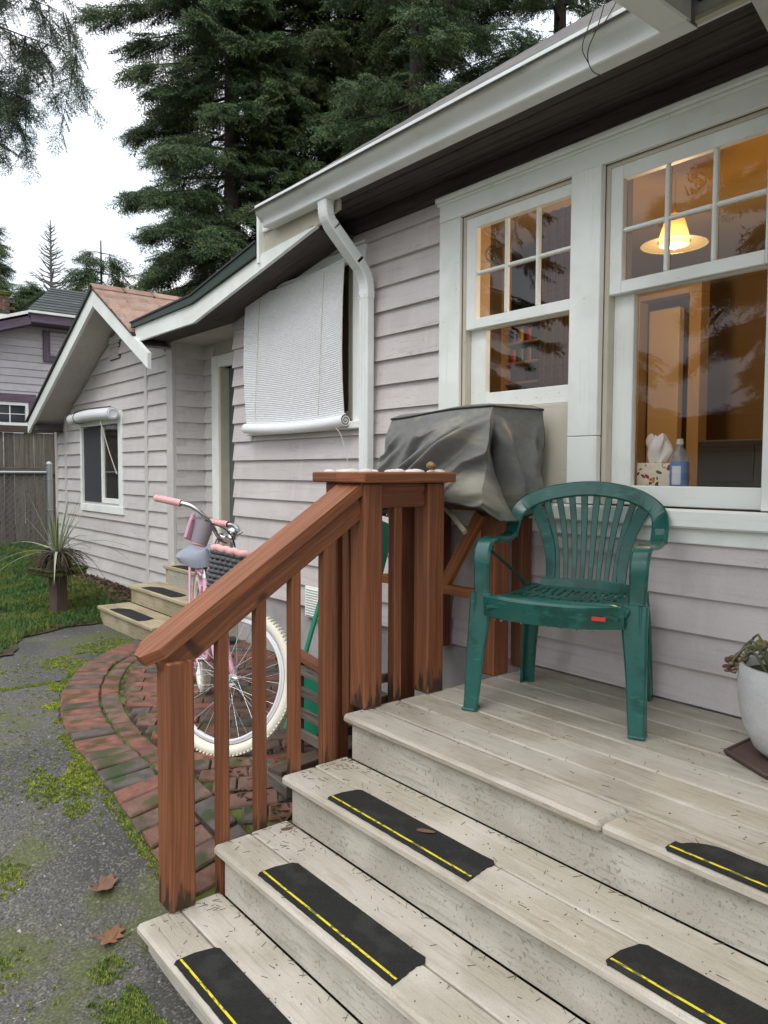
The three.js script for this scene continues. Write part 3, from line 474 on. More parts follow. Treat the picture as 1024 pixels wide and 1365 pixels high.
obj('corner_board', [bx(-4.05, -3.925, 0.36, 2.64, 0.0, 0.03), bx(-3.95, -3.925, 0.36, 2.64, -0.09, -0.001)], M.trimGrey, house); obj('corner_board', [bx(-7.33, -7.24, 0.3, 2.1, -0.05, 0.028)], M.trimGrey, house);
obj('wing_walls', [prism([[-7.3, 0.2], [-6.3, 0.2], [-6.3, 2.5], [-7.3, 2.04]], -0.2, -0.006), prism([[-5.2, 0.2], [-3.93, 0.2], [-3.93, 2.5], [-4.92, 3.02], [-5.2, 2.92]], -0.2, -0.006), prism([[-6.3, 0.2], [-5.2, 0.2], [-5.2, 1.2], [-6.3, 1.2]], -0.2, -0.006), prism([[-6.3, 2.06], [-5.2, 2.06], [-5.2, 2.92], [-6.3, 2.5]], -0.2, -0.006), bx(-7.3, -7.12, 0.1, 2.0, -4, -0.2), bx(-4.13, -3.945, 0.1, 2.6, -0.32, -0.2), bx(-7.3, -3.94, 0.1, 2.6, -4.2, -4.0), bx(-7.12, -4.0, 0.4, 0.55, -4, -0.2)], M.trimGrey, house);
{ // sliding window of the wing: dark screen in one half, curtain behind glass in the other
  const w = sub('window', house, 'small sliding window with a dark insect screen in the wing');
  obj('casing', [bx(-5.22, -5.12, 1.18, 2.12, 0, 0.03)], M.white, w); obj('casing', [bx(-6.38, -6.33, 1.18, 2.07, 0, 0.03)], M.white, w); obj('sill', [bx(-6.38, -5.09, 1.1, 1.179, 0, 0.036)], M.white, w); obj('head_casing', [bx(-6.329, -5.221, 2.0, 2.07, 0, 0.028)], M.white, w);
  obj('screen', bx(-6.328, -5.77, 1.2, 1.99, -0.01, 0.004), M.screen, w);
  obj('slider_frame', [bx(-5.77, -5.735, 1.2, 1.99, -0.02, 0.008), bx(-5.25, -5.221, 1.2, 1.99, -0.02, 0.006), bx(-5.735, -5.25, 1.2, 1.25, -0.02, 0.006)], M.white, w);
  obj('pane', at(new THREE.PlaneGeometry(0.5, 0.76), -5.49, 1.62, -0.012), M.pane, w);
  const cur = []; for (let i = 0; i < 9; i++) cur.push(at(new THREE.CylinderGeometry(0.022, 0.028, 0.9, 8), -5.68 + i * 0.032, 1.62, -0.22)); obj('curtain', cur, M.cream, w);
}
{ // louvred vent near the peak
  const v = sub('gable_vent', house); obj('vent_frame', bx(-5.44, -5.16, 2.62, 2.86, 0.0, 0.016), M.brown, v); for (let i = 0; i < 6; i++) obj('slat', at(cbox(0.25, 0.03, 0.012, 0.002).rotateX(0.6), -5.30, 2.645 + i * 0.037, 0.026), M.sidingGrey[0], v);
}
{ // wing roof: barge boards, underside, brown shingles tab by tab on the slope in view
  const roof = sub('wing_roof', house), uR = V(eR[0] - pkX, eR[1] - pkY, 0).normalize(), uL = V(eL[0] - pkX, eL[1] - pkY, 0).normalize();
  const dn = 0.125;
  obj('barge_board', prism([[pkX, pkY - 0.015], [eR[0], eR[1] - 0.015], [eR[0], eR[1] - 0.015 - dn], [pkX, pkY - 0.02 - dn - 0.02]], zB - 0.03, zB), M.white, roof);
  obj('barge_board', prism([[pkX - 0.002, pkY - 0.015], [eL[0], eL[1] - 0.015], [eL[0], eL[1] - 0.015 - dn], [pkX - 0.002, pkY - 0.04 - dn]], zB - 0.0305, zB - 0.001), M.white, roof);
  obj('roof_edge', [prism([[pkX, pkY + 0.012], [eL[0] - 0.02, eL[1] + 0.002], [eL[0] - 0.02, eL[1] - 0.016], [pkX, pkY - 0.014]], -4.1, zB + 0.02)], M.black, roof);
  obj('soffit', [prism([[pkX, pkY - 0.1], [eL[0], eL[1] - 0.1], [eL[0], eL[1] - 0.08], [pkX, pkY - 0.08]], -0.9, zB - 0.032)], M.siding[1], roof);
  obj('soffit', [prism([[pkX + 0.001, pkY - 0.1], [-3.96, pkY - 0.1 - slR * (-3.96 - pkX)], [-3.96, pkY - 0.08 - slR * (-3.96 - pkX)], [pkX + 0.001, pkY - 0.08]], -0.9, zB - 0.032)], M.siding[1], roof);
  obj('eave_block', [bx(-7.25, -7.0, 1.985, 2.05, 0.0, zB - 0.033)], M.brown, roof);
  obj('roof_deck', [prism([[pkX, pkY - 0.012], [-3.94, pkY - 0.012 - slR * (-3.94 - pkX)], [-3.94, pkY + 0.006 - slR * (-3.94 - pkX)], [pkX, pkY + 0.006]], -4.1, zB + 0.012)], M.black, roof);
  const shp = Array.from({ length: 4 }, () => cbox(0.15, 0.011, 0.298, 0.002)), len = Math.hypot(eR[0] - pkX, eR[1] - pkY), n = V(-uR.y, uR.x, 0), ang = Math.atan2(uR.y, uR.x);
  for (let r = 0; r < 11; r++) for (let k = 0; k < 8; k++) {
    const s = len - 0.055 - r * 0.128, z = zB + 0.015 - 0.15 - k * 0.3 + ((r % 2) ? 0.15 : 0) + (r % 3) * 0.04; if (s < 0.05 || pkX + uR.x * s > -3.98) continue; if (z > zB + 0.17) continue; const over = Math.max(0, z + 0.15 - zB - 0.02);
    const m = obj('shingle', pick(shp), pick(M.shingleBrown), roof), lift = 0.014; m.scale.z = (0.298 - over) / 0.298; m.rotation.z = ang - 0.045; m.position.set(pkX + uR.x * s + n.x * lift, pkY + uR.y * s + n.y * lift, z - over / 2);
  }
  for (let k = 0; k < 9; k++) { const m = obj('ridge_cap', prism([[-0.09, -0.055], [0, 0], [0.09, -0.055], [0.09, -0.045], [0, 0.012], [-0.09, -0.045]], -0.15, 0.15), pick(M.shingleBrown), roof); m.position.set(pkX, pkY + 0.03, zB - 0.13 - k * 0.28); }
  obj('wing_rear_roof', prism([[pkX, pkY - 0.02], [eL[0], eL[1] - 0.03], [-3.96, pkY - 0.03 - slR * (-3.96 - pkX)], [-3.96, eL[1] - 0.03]], -4.1, -0.9), M.brown, roof);
}
// recessed back entry: return wall, back wall, door, low roof with a white fascia and green edge
for (let y = 0.73; y < 2.6; y += EXP) { const q = lap(0, 0.29, 0, 0.29, y, Math.min(2.62, y + EXP + 0.004), 0); q.rotateY(Math.PI / 2).translate(-3.94, 0, -0.0); obj('siding_board', q, pick(M.sidingGrey), house); }
courses(0.73, 2.6, c2(-3.925), c2(-3.752), -0.28, [], M.sidingGrey);
obj('entry_wall', [bx(-4.0, -3.75, 0.2, 2.7, -0.4, -0.285), bx(-2.86, -2.6, 0.2, 2.7, -0.4, -0.285), bx(-3.75, -2.86, 2.5, 2.7, -0.4, -0.2845)], M.trimGrey, house);
{ const d = sub('door', house); obj('casing', [bx(-3.75, -3.63, 0.73, 2.5, -0.29, -0.245)], M.white, d); obj('casing', [bx(-3.629, -2.89, 2.4, 2.499, -0.29, -0.246)], M.white, d); obj('jamb', [bx(-3.629, -3.6, 0.73, 2.399, -0.36, -0.25)], M.cream, d); obj('door_slab', [bx(-3.598, -2.88, 0.74, 2.395, -0.37, -0.33)], M.door, d); obj('handle', at(new THREE.SphereGeometry(0.03, 12, 8), -3.0, 1.7, -0.3), M.steel, d); }
{
  const r = sub('entry_roof', house), za = 0.33;
  obj('fascia', prism([[-3.95, 2.588], [-2.87, 2.583], [-1.32, 2.876], [-1.33, 2.882], [-1.86, 2.858], [-2.86, 2.712], [-3.95, 2.704]], za - 0.025, za), M.white, r);
  obj('green_edge', prism([[-3.99, 2.705], [-2.862, 2.7135], [-1.942, 2.85], [-1.942, 2.925], [-2.86, 2.765], [-3.99, 2.74]], za - 0.02, za + 0.022), M.greenMetal, r);
  obj('roofing', prism([[-4.0, 2.741], [-2.86, 2.766], [-1.942, 2.926], [-1.942, 2.94], [-2.86, 2.78], [-4.0, 2.755]], -4.2, za + 0.03), M.black, r);
  obj('soffit', prism([[-3.94, 2.62], [-2.87, 2.615], [-1.38, 2.885], [-1.38, 2.905], [-2.87, 2.635], [-3.94, 2.64]], 0.03, za - 0.026), M.brown, r); obj('soffit', prism([[-3.94, 2.62], [-2.87, 2.615], [-2.87, 2.635], [-3.94, 2.64]], -0.5, 0.028), M.siding[1], r);
  obj('roof_body', prism([[-3.94, 2.66], [-2.87, 2.66], [-1.95, 2.83], [-1.95, 2.92], [-2.87, 2.76], [-3.94, 2.735]], -4.2, za - 0.03), M.brown, r);
  obj('landing', bx(-3.92, -2.88, 0.2, 0.728, -0.28, 0.085), M.riser[1], house);
}
{ // crawl-space vent low on the wall
  const v = sub('foundation_vent', house); obj('vent_frame', [bx(-1.89, -1.7, 0.6, 0.8, 0.0, 0.03)], M.white, v); for (let i = 0; i < 11; i++) obj('slat', at(cbox(0.15, 0.012, 0.006, 0.001).rotateX(0.6), -1.795, 0.615 + i * 0.0165, 0.034), M.white, v);
}
// kitchen seen through the glass
{
  const k = sub('kitchen', house);
  obj('floor', bx(-2.6, 2.0, 0.72, 0.8, -3.2, -0.2), M.tanDark, k); obj('ceiling', bx(-2.6, 2.0, 3.12, 3.2, -3.2, -0.19), M.tanLight, k);
  obj('wall', bx(-2.6, 2.0, 0.8, 3.12, -3.3, -3.2), M.tan, k); obj('wall', bx(-2.7, -2.6, 0.8, 3.12, -3.2, -0.26), M.tan, k); obj('wall', bx(2.0, 2.1, 0.8, 3.12, -3.2, -0.2), M.tan, k);
  obj('partition', [bx(-2.0, -1.47, 0.8, 3.12, -1.45, -1.35)], M.tan, k); obj('partition', [bx(-1.1, -1.06, 0.8, 3.12, -1.75, -1.36)], M.tanLight, k);
  obj('curtain', Array.from({ length: 9 }, (_, i) => at(new THREE.CylinderGeometry(0.018, 0.022, 2.2, 8), -0.72 + i * 0.03, 1.95, -0.9 + (i % 2) * 0.012)), M.tanDark, k).position.x = -0.02;
  obj('cabinet_door', bx(-0.68, -0.46, 1.0, 2.62, -2.0, -1.94), M.tanLight, k); obj('door_frame', [bx(-0.40, -0.32, 0.8, 2.7, -2.06, -1.95), bx(-0.9, -0.76, 0.8, 2.7, -2.06, -1.95), bx(-0.9, -0.32, 2.7, 2.8, -2.06, -1.95)], M.tan, k);
  obj('inner_sill', bx(-0.51, 0.985, 1.36, 1.455, -0.3, -0.1), M.tanDark, k);
}
// ---------------------------------------------------------------- porch deck and stairs
reseed(21);
const DX1 = 3.1, DY = 0.656, NZ = 1.107, RISE = 0.164, RUN = 0.256;
const deck = thing('porch_deck', 'weathered beige painted wooden porch deck with four wide steps', 'deck');
{
  // deck boards run along the wall; each board one or two lengths
  let z = NZ; const w = 0.137; let i = 0;
  while (z > 0.03) {
    const z0 = Math.max(0.012, z - w), cut = i % 2 ? rr(1.2, 2.4) : (i === 0 ? 1.1 : 0);
    const seg = cut ? [[0.0, cut - 0.001], [cut + 0.001, DX1]] : [[0.0, DX1]];
    for (const [a, b] of seg) { const m = obj('deck_board', cbox(b - a, 0.032, z - z0 - 0.0065, i ? 0.005 : 0.01), pick(M.deck), deck); m.position.set((a + b) / 2, DY - 0.016 + rr(-0.0012, 0.0006), (z + z0) / 2); }
    z -= w; i++;
  }
  obj('deck_frame', [bx(0.03, DX1, 0.1, DY - 0.034, 0.02, 0.08), bx(0.035, 0.075, 0.2, DY - 0.034, 0.08, 1.06), bx(0.03, DX1, 0.3, DY - 0.05, 0.5, 0.55)], M.greyWood[0], deck);
  for (let s = 0; s < 4; s++) {
    const y = DY - s * RISE, nz = NZ + s * RUN;                        // riser below each nosing
    const rh = s === 3 ? 0.16 : RISE - 0.033, m = obj('riser', cbox(DX1 - 0.03, rh, 0.02, 0.002), pick(M.riser), deck); m.position.set((0.03 + DX1) / 2, y - 0.033 - rh / 2, nz - 0.036);
    if (s) for (let b = 0; b < 2; b++) { const z1 = nz - b * 0.1395, z0 = b ? nz - 0.2795 : nz - 0.1375; const t = obj('tread', cbox(DX1, 0.032, z1 - z0, b ? 0.004 : 0.009), pick(M.tread), deck); t.position.set(DX1 / 2, y - 0.016, (z0 + z1) / 2); }
  }
  for (let s = 1; s < 4; s++) obj('stringer', bx(0.045, 0.083, 0.03, DY - s * RISE - 0.034, NZ + (s - 1) * RUN - 0.04, NZ + s * RUN - 0.05), M.greyWood[1], deck);
}
// anti-slip mats with a yellow line, worn ends on some
function mat(x0, x1, zf, y, depth, label, roundL, raggedR) {
  const m = thing('anti_slip_mat', label, 'stair mat', [0, y, 0], 0, 'black anti-slip mats on the porch steps'), outline = [], N = 46;
  const push = (x, z) => outline.push([x, -z]);
  const j = (a) => (rnd() - 0.5) * a;
  push(x0 + 0.012, zf); for (let i = 1; i < N; i++) push(lerp(x0, x1, i / N), zf - 0.002 - Math.abs(j(0.003)));
  for (let i = 0; i <= 10; i++) push(x1 - (raggedR ? 0.01 + fbm(i * 0.8, x1 * 3, 3) * 0.045 * (i / 10) : i === 0 || i === 10 ? 0.012 : 0), zf - depth * i / 10);
  for (let i = N - 1; i > 0; i--) { const u = i / N, x = lerp(x0, x1, u); if (raggedR && x > x1 - 0.07) continue; const c = roundL ? 0.06 * Math.max(0, 1 - (x - x0) / 0.1) ** 2 : 0; push(x, zf - depth + 0.0015 + Math.abs(j(0.002)) + c + (u < 0.03 ? 0.01 : 0)); }
  push(x0, zf - depth * 0.5); push(x0, zf - 0.012);
  const q = prism(outline, 0.0005, 0.003).rotateX(-Math.PI / 2); obj('grip_sheet', q, M.grit, m);
  obj('yellow_line', bx(x0 + 0.004, x1 - (raggedR ? 0.02 : 0.004), 0.0032, 0.0038, zf - 0.0275, zf - 0.0205, 0.0002), M.wornYellow, m); return m;
}
mat(0.245, 0.89, 1.866, DY - 3 * RISE, 0.136, 'black anti-slip mat on the lowest step below the railing post', false, false);
mat(0.246, 0.892, 1.601, DY - 2 * RISE, 0.134, 'black anti-slip mat with ragged end on the second step from the ground', false, true);
mat(0.247, 0.89, 1.349, DY - RISE, 0.130, 'black anti-slip mat carrying a small brown leaf on the step below the deck', false, true);
mat(1.285, 1.93, 1.352, DY - RISE, 0.130, 'black anti-slip mat without a leaf, on the step below the deck', false, false);
mat(1.272, 1.92, 1.102, DY, 0.112, 'black anti-slip mat with rounded worn end on the deck edge', true, false);

// ---------------------------------------------------------------- stair railing and the small rail box with a shelf top
reseed(31);
{
  const r = thing('stair_railing', 'reddish-brown stained wooden stair railing with square balusters', 'railing');
  const S = (i) => M.stain[i % 3], foot = (x0, x1, y0, y1, z0, z1, c) => { const q = cbox(x1 - x0, y1 - y0, z1 - z0, c, [(y1 - y0) / 2, rnd() * 3]); return at(q, (x0 + x1) / 2, (y0 + y1) / 2, (z0 + z1) / 2); };
  obj('post', foot(-0.063, 0.025, 0.1645, 0.95, 1.689, 1.777, 0.006), M.post[0], r);
  // sloping handrail and the rail below it
  const a = [-0.055, 0.953, 1.83], b = [-0.055, 1.484, 1.008], d = V(0, b[1] - a[1], b[2] - a[2]).normalize(), n = V(0, d.z, -d.y).multiplyScalar(-1);
  const hw = 0.07, th = 0.019, q = (x, s, u) => [a[0] + x, a[1] + d.y * s + n.y * u, a[2] + d.z * s + n.z * u], L = Math.hypot(b[1] - a[1], b[2] - a[2]);
  const out = [[-hw, 0.05], [-hw + 0.045, 0], [hw - 0.045, 0], [hw, 0.05], [hw, L], [-hw, L]], ang = Math.atan2(d.y, -d.z);
  const rail = prism(out, -th, th, 1); // outline in x (across) and s (along), thickness along the normal
  const m4 = new THREE.Matrix4().makeBasis(V(1, 0, 0), d, V(1, 0, 0).cross(d)).setPosition(...a); rail.applyMatrix4(m4); obj('handrail', rail, S(2), r);
  const dn = 0.062; obj('sub_rail', beam([-0.02, a[1] + d.y * 0.06 - dn, a[2] + d.z * 0.06], [-0.02, b[1] - dn - 0.01, b[2] + 0.008], 0.04, 0.085, [0, 1, 0], 0.004), S(1), r);
  const railY = (z) => a[1] + (a[2] - z) * (d.y / -d.z);
  for (const [z, y0] of [[1.575, 0.115], [1.435, 0.27], [1.298, 0.44], [1.165, 0.44]]) { obj('baluster', foot(-0.039, -0.001, y0, railY(z) - 0.055, z - 0.019, z + 0.019, 0.003), M.post[rnd() < 0.5 ? 0 : 1], r); }

  const k = thing('railing_box', 'reddish-brown post enclosure with flat shelf top at deck corner', 'railing');
  obj('post', foot(-0.063, 0.026, DY + 0.0005, 1.494, 0.936, 1.024, 0.006), M.post[0], k); obj('post', foot(-0.068, 0.02, DY + 0.0005, 1.494, 0.615, 0.703, 0.006), M.post[1], k);
  obj('post', bx(-0.235, -0.16, g(-0.2, 1.0) - 0.02, 1.494, 0.955, 1.015, 0.005), S(1), k); obj('baluster', foot(-0.044, -0.006, DY, 1.42, 0.815, 0.853, 0.003), M.post[1], k);
  obj('baluster', bx(-0.115, -0.075, 0.60, 1.494, 0.99, 1.022, 0.003), S(1), k); obj('post', bx(-0.235, -0.15, g(-0.2, 0.66), 1.494, 0.615, 0.7, 0.005), S(1), k);
  obj('apron', bx(-0.035, 0.0, 1.40, 1.494, 0.704, 0.935, 0.003), S(1), k);
  obj('top_board', bx(-0.275, -0.112, 1.495, 1.534, 0.60, 1.052, 0.005), S(1), k); obj('top_board', bx(-0.11, 0.068, 1.495, 1.5345, 0.598, 1.058, 0.005), S(2), k);
}
// white shells and pebbles lying on the shelf
{
  reseed(41);
  const shellMat = [[0.78, 0.76, 0.7], [0.7, 0.67, 0.6], [0.82, 0.81, 0.78]].map((c) => std({ color: lin(...c), roughness: 0.5, bumpMap: T.fine, bumpScale: 0.001 }));
  const spots = []; for (let i = 0; i < 19; i++) { const t = i / 18; spots.push(t < 0.35 ? [lerp(-0.22, 0.03, t / 0.35), rr(0.94, 1.02)] : [rr(-0.08, 0.035), lerp(0.96, 0.645, (t - 0.35) / 0.65)]); }
  spots.forEach(([x, z], i) => {
    const q = new THREE.SphereGeometry(0.036, 18, 8, 0, Math.PI * 2, 0, Math.PI / 2), p = q.attributes.position;
    for (let j = 0; j < p.count; j++) { const a = Math.atan2(p.getZ(j), p.getX(j)), rd = Math.hypot(p.getX(j), p.getZ(j)) / 0.036; const k = 1 + 0.06 * Math.cos(a * 11) * rd; p.setXYZ(j, p.getX(j) * k * (1 + 0.12 * Math.sin(a)), p.getY(j) * 0.42, p.getZ(j) * k * 0.86); }
    q.computeVertexNormals(); const s = rr(0.5, 0.85); q.scale(s, s, s); const m = obj('clam_shell', q, pick(shellMat)); m.position.set(x, 1.5352, z); m.rotation.y = rr(0, 6.28);
    tag(m, 'white clam shell lying on the brown railing shelf', 'shell', 'shells on the railing shelf');
  });
  const q = new THREE.SphereGeometry(0.018, 16, 12), p = q.attributes.position; for (let j = 0; j < p.count; j++) { const a = Math.atan2(p.getZ(j), p.getX(j)); p.setXYZ(j, p.getX(j) * 1.25, p.getY(j) * (0.8 + 0.15 * Math.sin(a)), p.getZ(j)); } q.computeVertexNormals();
  const sn = obj('snail_shell', q, std({ color: lin(0.3, 0.18, 0.07), roughness: 0.4, map: T.grain2 })); sn.position.set(0.03, 1.56, 0.70); tag(sn, 'small brown snail shell on top of the white shells', 'shell');
}
// ---------------------------------------------------------------- green plastic armchair
{
  const ch = thing('armchair', 'dark green moulded plastic armchair with slatted fan back on the deck', 'chair', [0.455, DY, 0.385], 0.372), P = M.greenPlastic;
  // seat: dished slab with slots through its rear half
  const nx = 40, nz = 40, up = [], hs = (x, z) => 0.425 + 0.012 * smooth(0.05, 0.22, z) - 0.02 * Math.exp(-(x * x) / 0.03 - ((z + 0.03) ** 2) / 0.03) - 0.035 * smooth(0.2, 0.245, z) - 0.012 * smooth(0.2, 0.255, Math.abs(x));
  const half = (z) => lerp(0.205, 0.262, smooth(-0.22, 0.2, z)) - 0.03 * smooth(0.2, 0.245, z) ** 2;
  const slot = (x, z) => { const row = Math.abs(z) < 0.2 && z > -0.17 && z < 0.1; if (!row) return false; const k = (x + 0.19) / 0.0292, f = k - Math.floor(k); const arc = z + 0.25 * x * x; return Math.abs(x) < 0.185 && f > 0.32 && f < 0.68 && (arc < -0.045 || arc > 0.0); };
  const t = [], pt = (i, j, dy) => { const z = lerp(-0.225, 0.245, j / nz), hw = half(z), x = lerp(-hw, hw, i / nx), bow = 0.02 * (1 - (x / 0.26) ** 2) * smooth(0.1, 0.245, z); return [x, hs(x, z) + dy, z + bow]; };
  for (let j = 0; j < nz; j++) for (let i = 0; i < nx; i++) {
    const A = pt(i, j, 0), B = pt(i + 1, j, 0), C = pt(i + 1, j + 1, 0), D = pt(i, j + 1, 0), cx = (A[0] + B[0]) / 2, cz = (A[2] + C[2]) / 2; const open = (a, b) => { if (a < 0 || b < 0 || a >= nx || b >= nz) return true; const p = pt(a + 0.5, b + 0.5, 0); return slot(p[0], p[2]); };
    if (open(i, j)) continue; t.push(A, D, C, A, C, B); const a = pt(i, j, -0.008), b = pt(i + 1, j, -0.008), c = pt(i + 1, j + 1, -0.008), d = pt(i, j + 1, -0.008); t.push(a, c, d, a, b, c);
    if (open(i - 1, j)) t.push(A, a, d, A, d, D); if (open(i + 1, j)) t.push(B, C, c, B, c, b); if (open(i, j - 1)) t.push(A, B, b, A, b, a); if (open(i, j + 1)) t.push(D, d, c, D, c, C);
  }
  obj('seat', planarUV(toCreasedNormals(tris(t), 0.8)), P, ch);
  // apron below the front edge
  const front = spline([[-0.245, 0.395, 0.228], [-0.13, 0.39, 0.262], [0, 0.388, 0.272], [0.13, 0.39, 0.262], [0.245, 0.395, 0.228]], 20);
  obj('front_apron', band(front, front.map(() => [0, 0.038, 0.006]), front.map((p) => [p[0] * 0.016, 0, 0.005]), 0.5), P, ch);
  obj('label', at(cbox(0.046, 0.014, 0.003, 0.001), 0.165, 0.392, 0.268).rotateY(0), M.red, ch).rotation.y = 0.03;
  // fan back: slats rise from the rear of the seat to the arch
  const backZ = (y) => -0.205 - 0.062 * smooth(0.40, 0.85, y) - 0.02 * Math.sin((y - 0.4) * 4), archY = (x) => 0.792 - 0.62 * x * x;
  for (let i = 0; i < 10; i++) {
    const u = i / 9 * 2 - 1, edge = Math.abs(u) > 0.95, xb = u * 0.145, xt = u * 0.228, w = edge ? 0.022 : 0.0112, yt = archY(xt);
    const pts = Array.from({ length: 13 }, (_, k) => { const s = k / 12, y = lerp(0.415, yt, s); return [lerp(xb, xt, s ** 1.9) + (edge ? -Math.sign(u) * 0.012 * Math.sin(s * Math.PI) : 0), y, lerp(-0.212 - 0.012 * (1 - u * u), -0.288 + 0.85 * xt * xt, s) - 0.01 * Math.sin(s * Math.PI)]; });
    obj('slat', band(pts, pts.map((_, k) => [w * lerp(0.8, 1.25, k / 12), 0, 0]), pts.map(() => [0, 0.0008, 0.004]), 0.6), P, ch);
  }
  const low = spline([[-0.175, 0.428, -0.2], [-0.08, 0.432, -0.222], [0, 0.433, -0.228], [0.08, 0.432, -0.222], [0.175, 0.428, -0.2]], 12); obj('back_rail', band(low, low.map(() => [0, 0.02, -0.003]), low.map(() => [0, 0, 0.006]), 0.5), P, ch);
  const arch = spline([[-0.288, 0.615, -0.15], [-0.288, 0.665, -0.182], [-0.279, 0.718, -0.21], [-0.25, 0.752, -0.232], [-0.18, 0.788, -0.262], [-0.09, 0.808, -0.283], [0, 0.815, -0.29], [0.09, 0.808, -0.283], [0.18, 0.788, -0.262], [0.25, 0.752, -0.232], [0.279, 0.718, -0.21], [0.288, 0.665, -0.182], [0.288, 0.615, -0.15]], 40);
  obj('back_arch', band(arch, arch.map((p, i) => { const a = arch[Math.max(0, i - 1)], b = arch[Math.min(40, i + 1)], d = V(b[0] - a[0], b[1] - a[1], b[2] - a[2]).normalize(), n = V(-d.y, d.x, 0).normalize(); return n.multiplyScalar(0.03).add(V(0, 0, -0.006)).toArray(); }), arch.map(() => [0, 0.002, 0.009]), 0.6), P, ch);
  for (const s of [-1, 1]) {
    // armrest sweeps from the arch down and forward, turns over and becomes the front leg
    const arm = spline([[s * 0.288, 0.665, -0.182], [s * 0.288, 0.635, -0.16], [s * 0.287, 0.619, -0.11], [s * 0.285, 0.617, -0.02], [s * 0.285, 0.622, 0.07], [s * 0.284, 0.612, 0.135], [s * 0.283, 0.575, 0.168], [s * 0.281, 0.50, 0.172], [s * 0.278, 0.41, 0.18]], 44);
    const dir = arm.map((p, i) => { const a = arm[Math.max(0, i - 1)], b = arm[Math.min(44, i + 1)]; return V(b[0] - a[0], b[1] - a[1], b[2] - a[2]).normalize(); });
    obj('armrest', band(arm, arm.map((p, i) => [lerp(0.025, 0.032, smooth(0, 14, i)) * (i > 34 ? lerp(1, 0.9, (i - 34) / 10) : 1), 0, 0]), dir.map((d) => d.clone().cross(V(1, 0, 0)).multiplyScalar(0.011).toArray()), 0.7), P, ch);
    const fl = [[s * 0.276, 0.435, 0.186], [s * 0.278, 0.34, 0.198], [s * 0.288, 0.2, 0.212], [s * 0.294, 0.06, 0.226], [s * 0.297, 0.0, 0.232]];
    obj('leg', [band(fl, [0.044, 0.041, 0.034, 0.029, 0.027].map((w) => [w, 0, 0]), [0.012, 0.012, 0.011, 0.010, 0.010].map((w) => [0, 0, w]), 0.6), band(fl.map(([x, y, z]) => [x + s * 0.019, y, z - 0.03]), [0.046, 0.042, 0.034, 0.027, 0.024].map((w) => [0, 0, w]), fl.map(() => [0.006, 0, 0]), 0.6), at(cbox(0.056, 0.012, 0.058, 0.004), s * 0.299, 0.006, 0.222)], P, ch);
    const bl = [[s * 0.205, 0.425, -0.205], [s * 0.22, 0.3, -0.222], [s * 0.232, 0.15, -0.24], [s * 0.24, 0.0, -0.256]];
    obj('leg', [band(bl, [0.042, 0.036, 0.029, 0.024].map((w) => [w, 0, 0]), bl.map(() => [0, 0, 0.012]), 0.6), band(bl.map(([x, y, z]) => [x + s * 0.018, y, z + 0.02]), bl.map(() => [0, 0, 0.022]), bl.map(() => [0.006, 0, 0]), 0.6)], P, ch);
    const st = spline([[s * 0.288, 0.60, 0.12], [s * 0.26, 0.53, 0.0], [s * 0.235, 0.46, -0.11], [s * 0.225, 0.42, -0.16]], 12); obj('arm_brace', band(st, st.map(() => [0.012, 0, 0.004]), st.map(() => [0.0, 0.005, 0.004]), 0.5), P, ch);
  }
  const drops = []; reseed(3); for (let i = 0; i < 26; i++) { const x = rr(-0.2, 0.16); drops.push(at(new THREE.SphereGeometry(rr(0.002, 0.0036), 8, 6), x, 0.349 + rr(-0.001, 0.002), 0.268 - x * x * 0.65)); }
  obj('water_drops', drops, new THREE.MeshPhysicalMaterial({ color: 0xffffff, transmission: 1, thickness: 0.004, ior: 1.33, roughness: 0 }), ch).userData.kind = 'stuff';
}
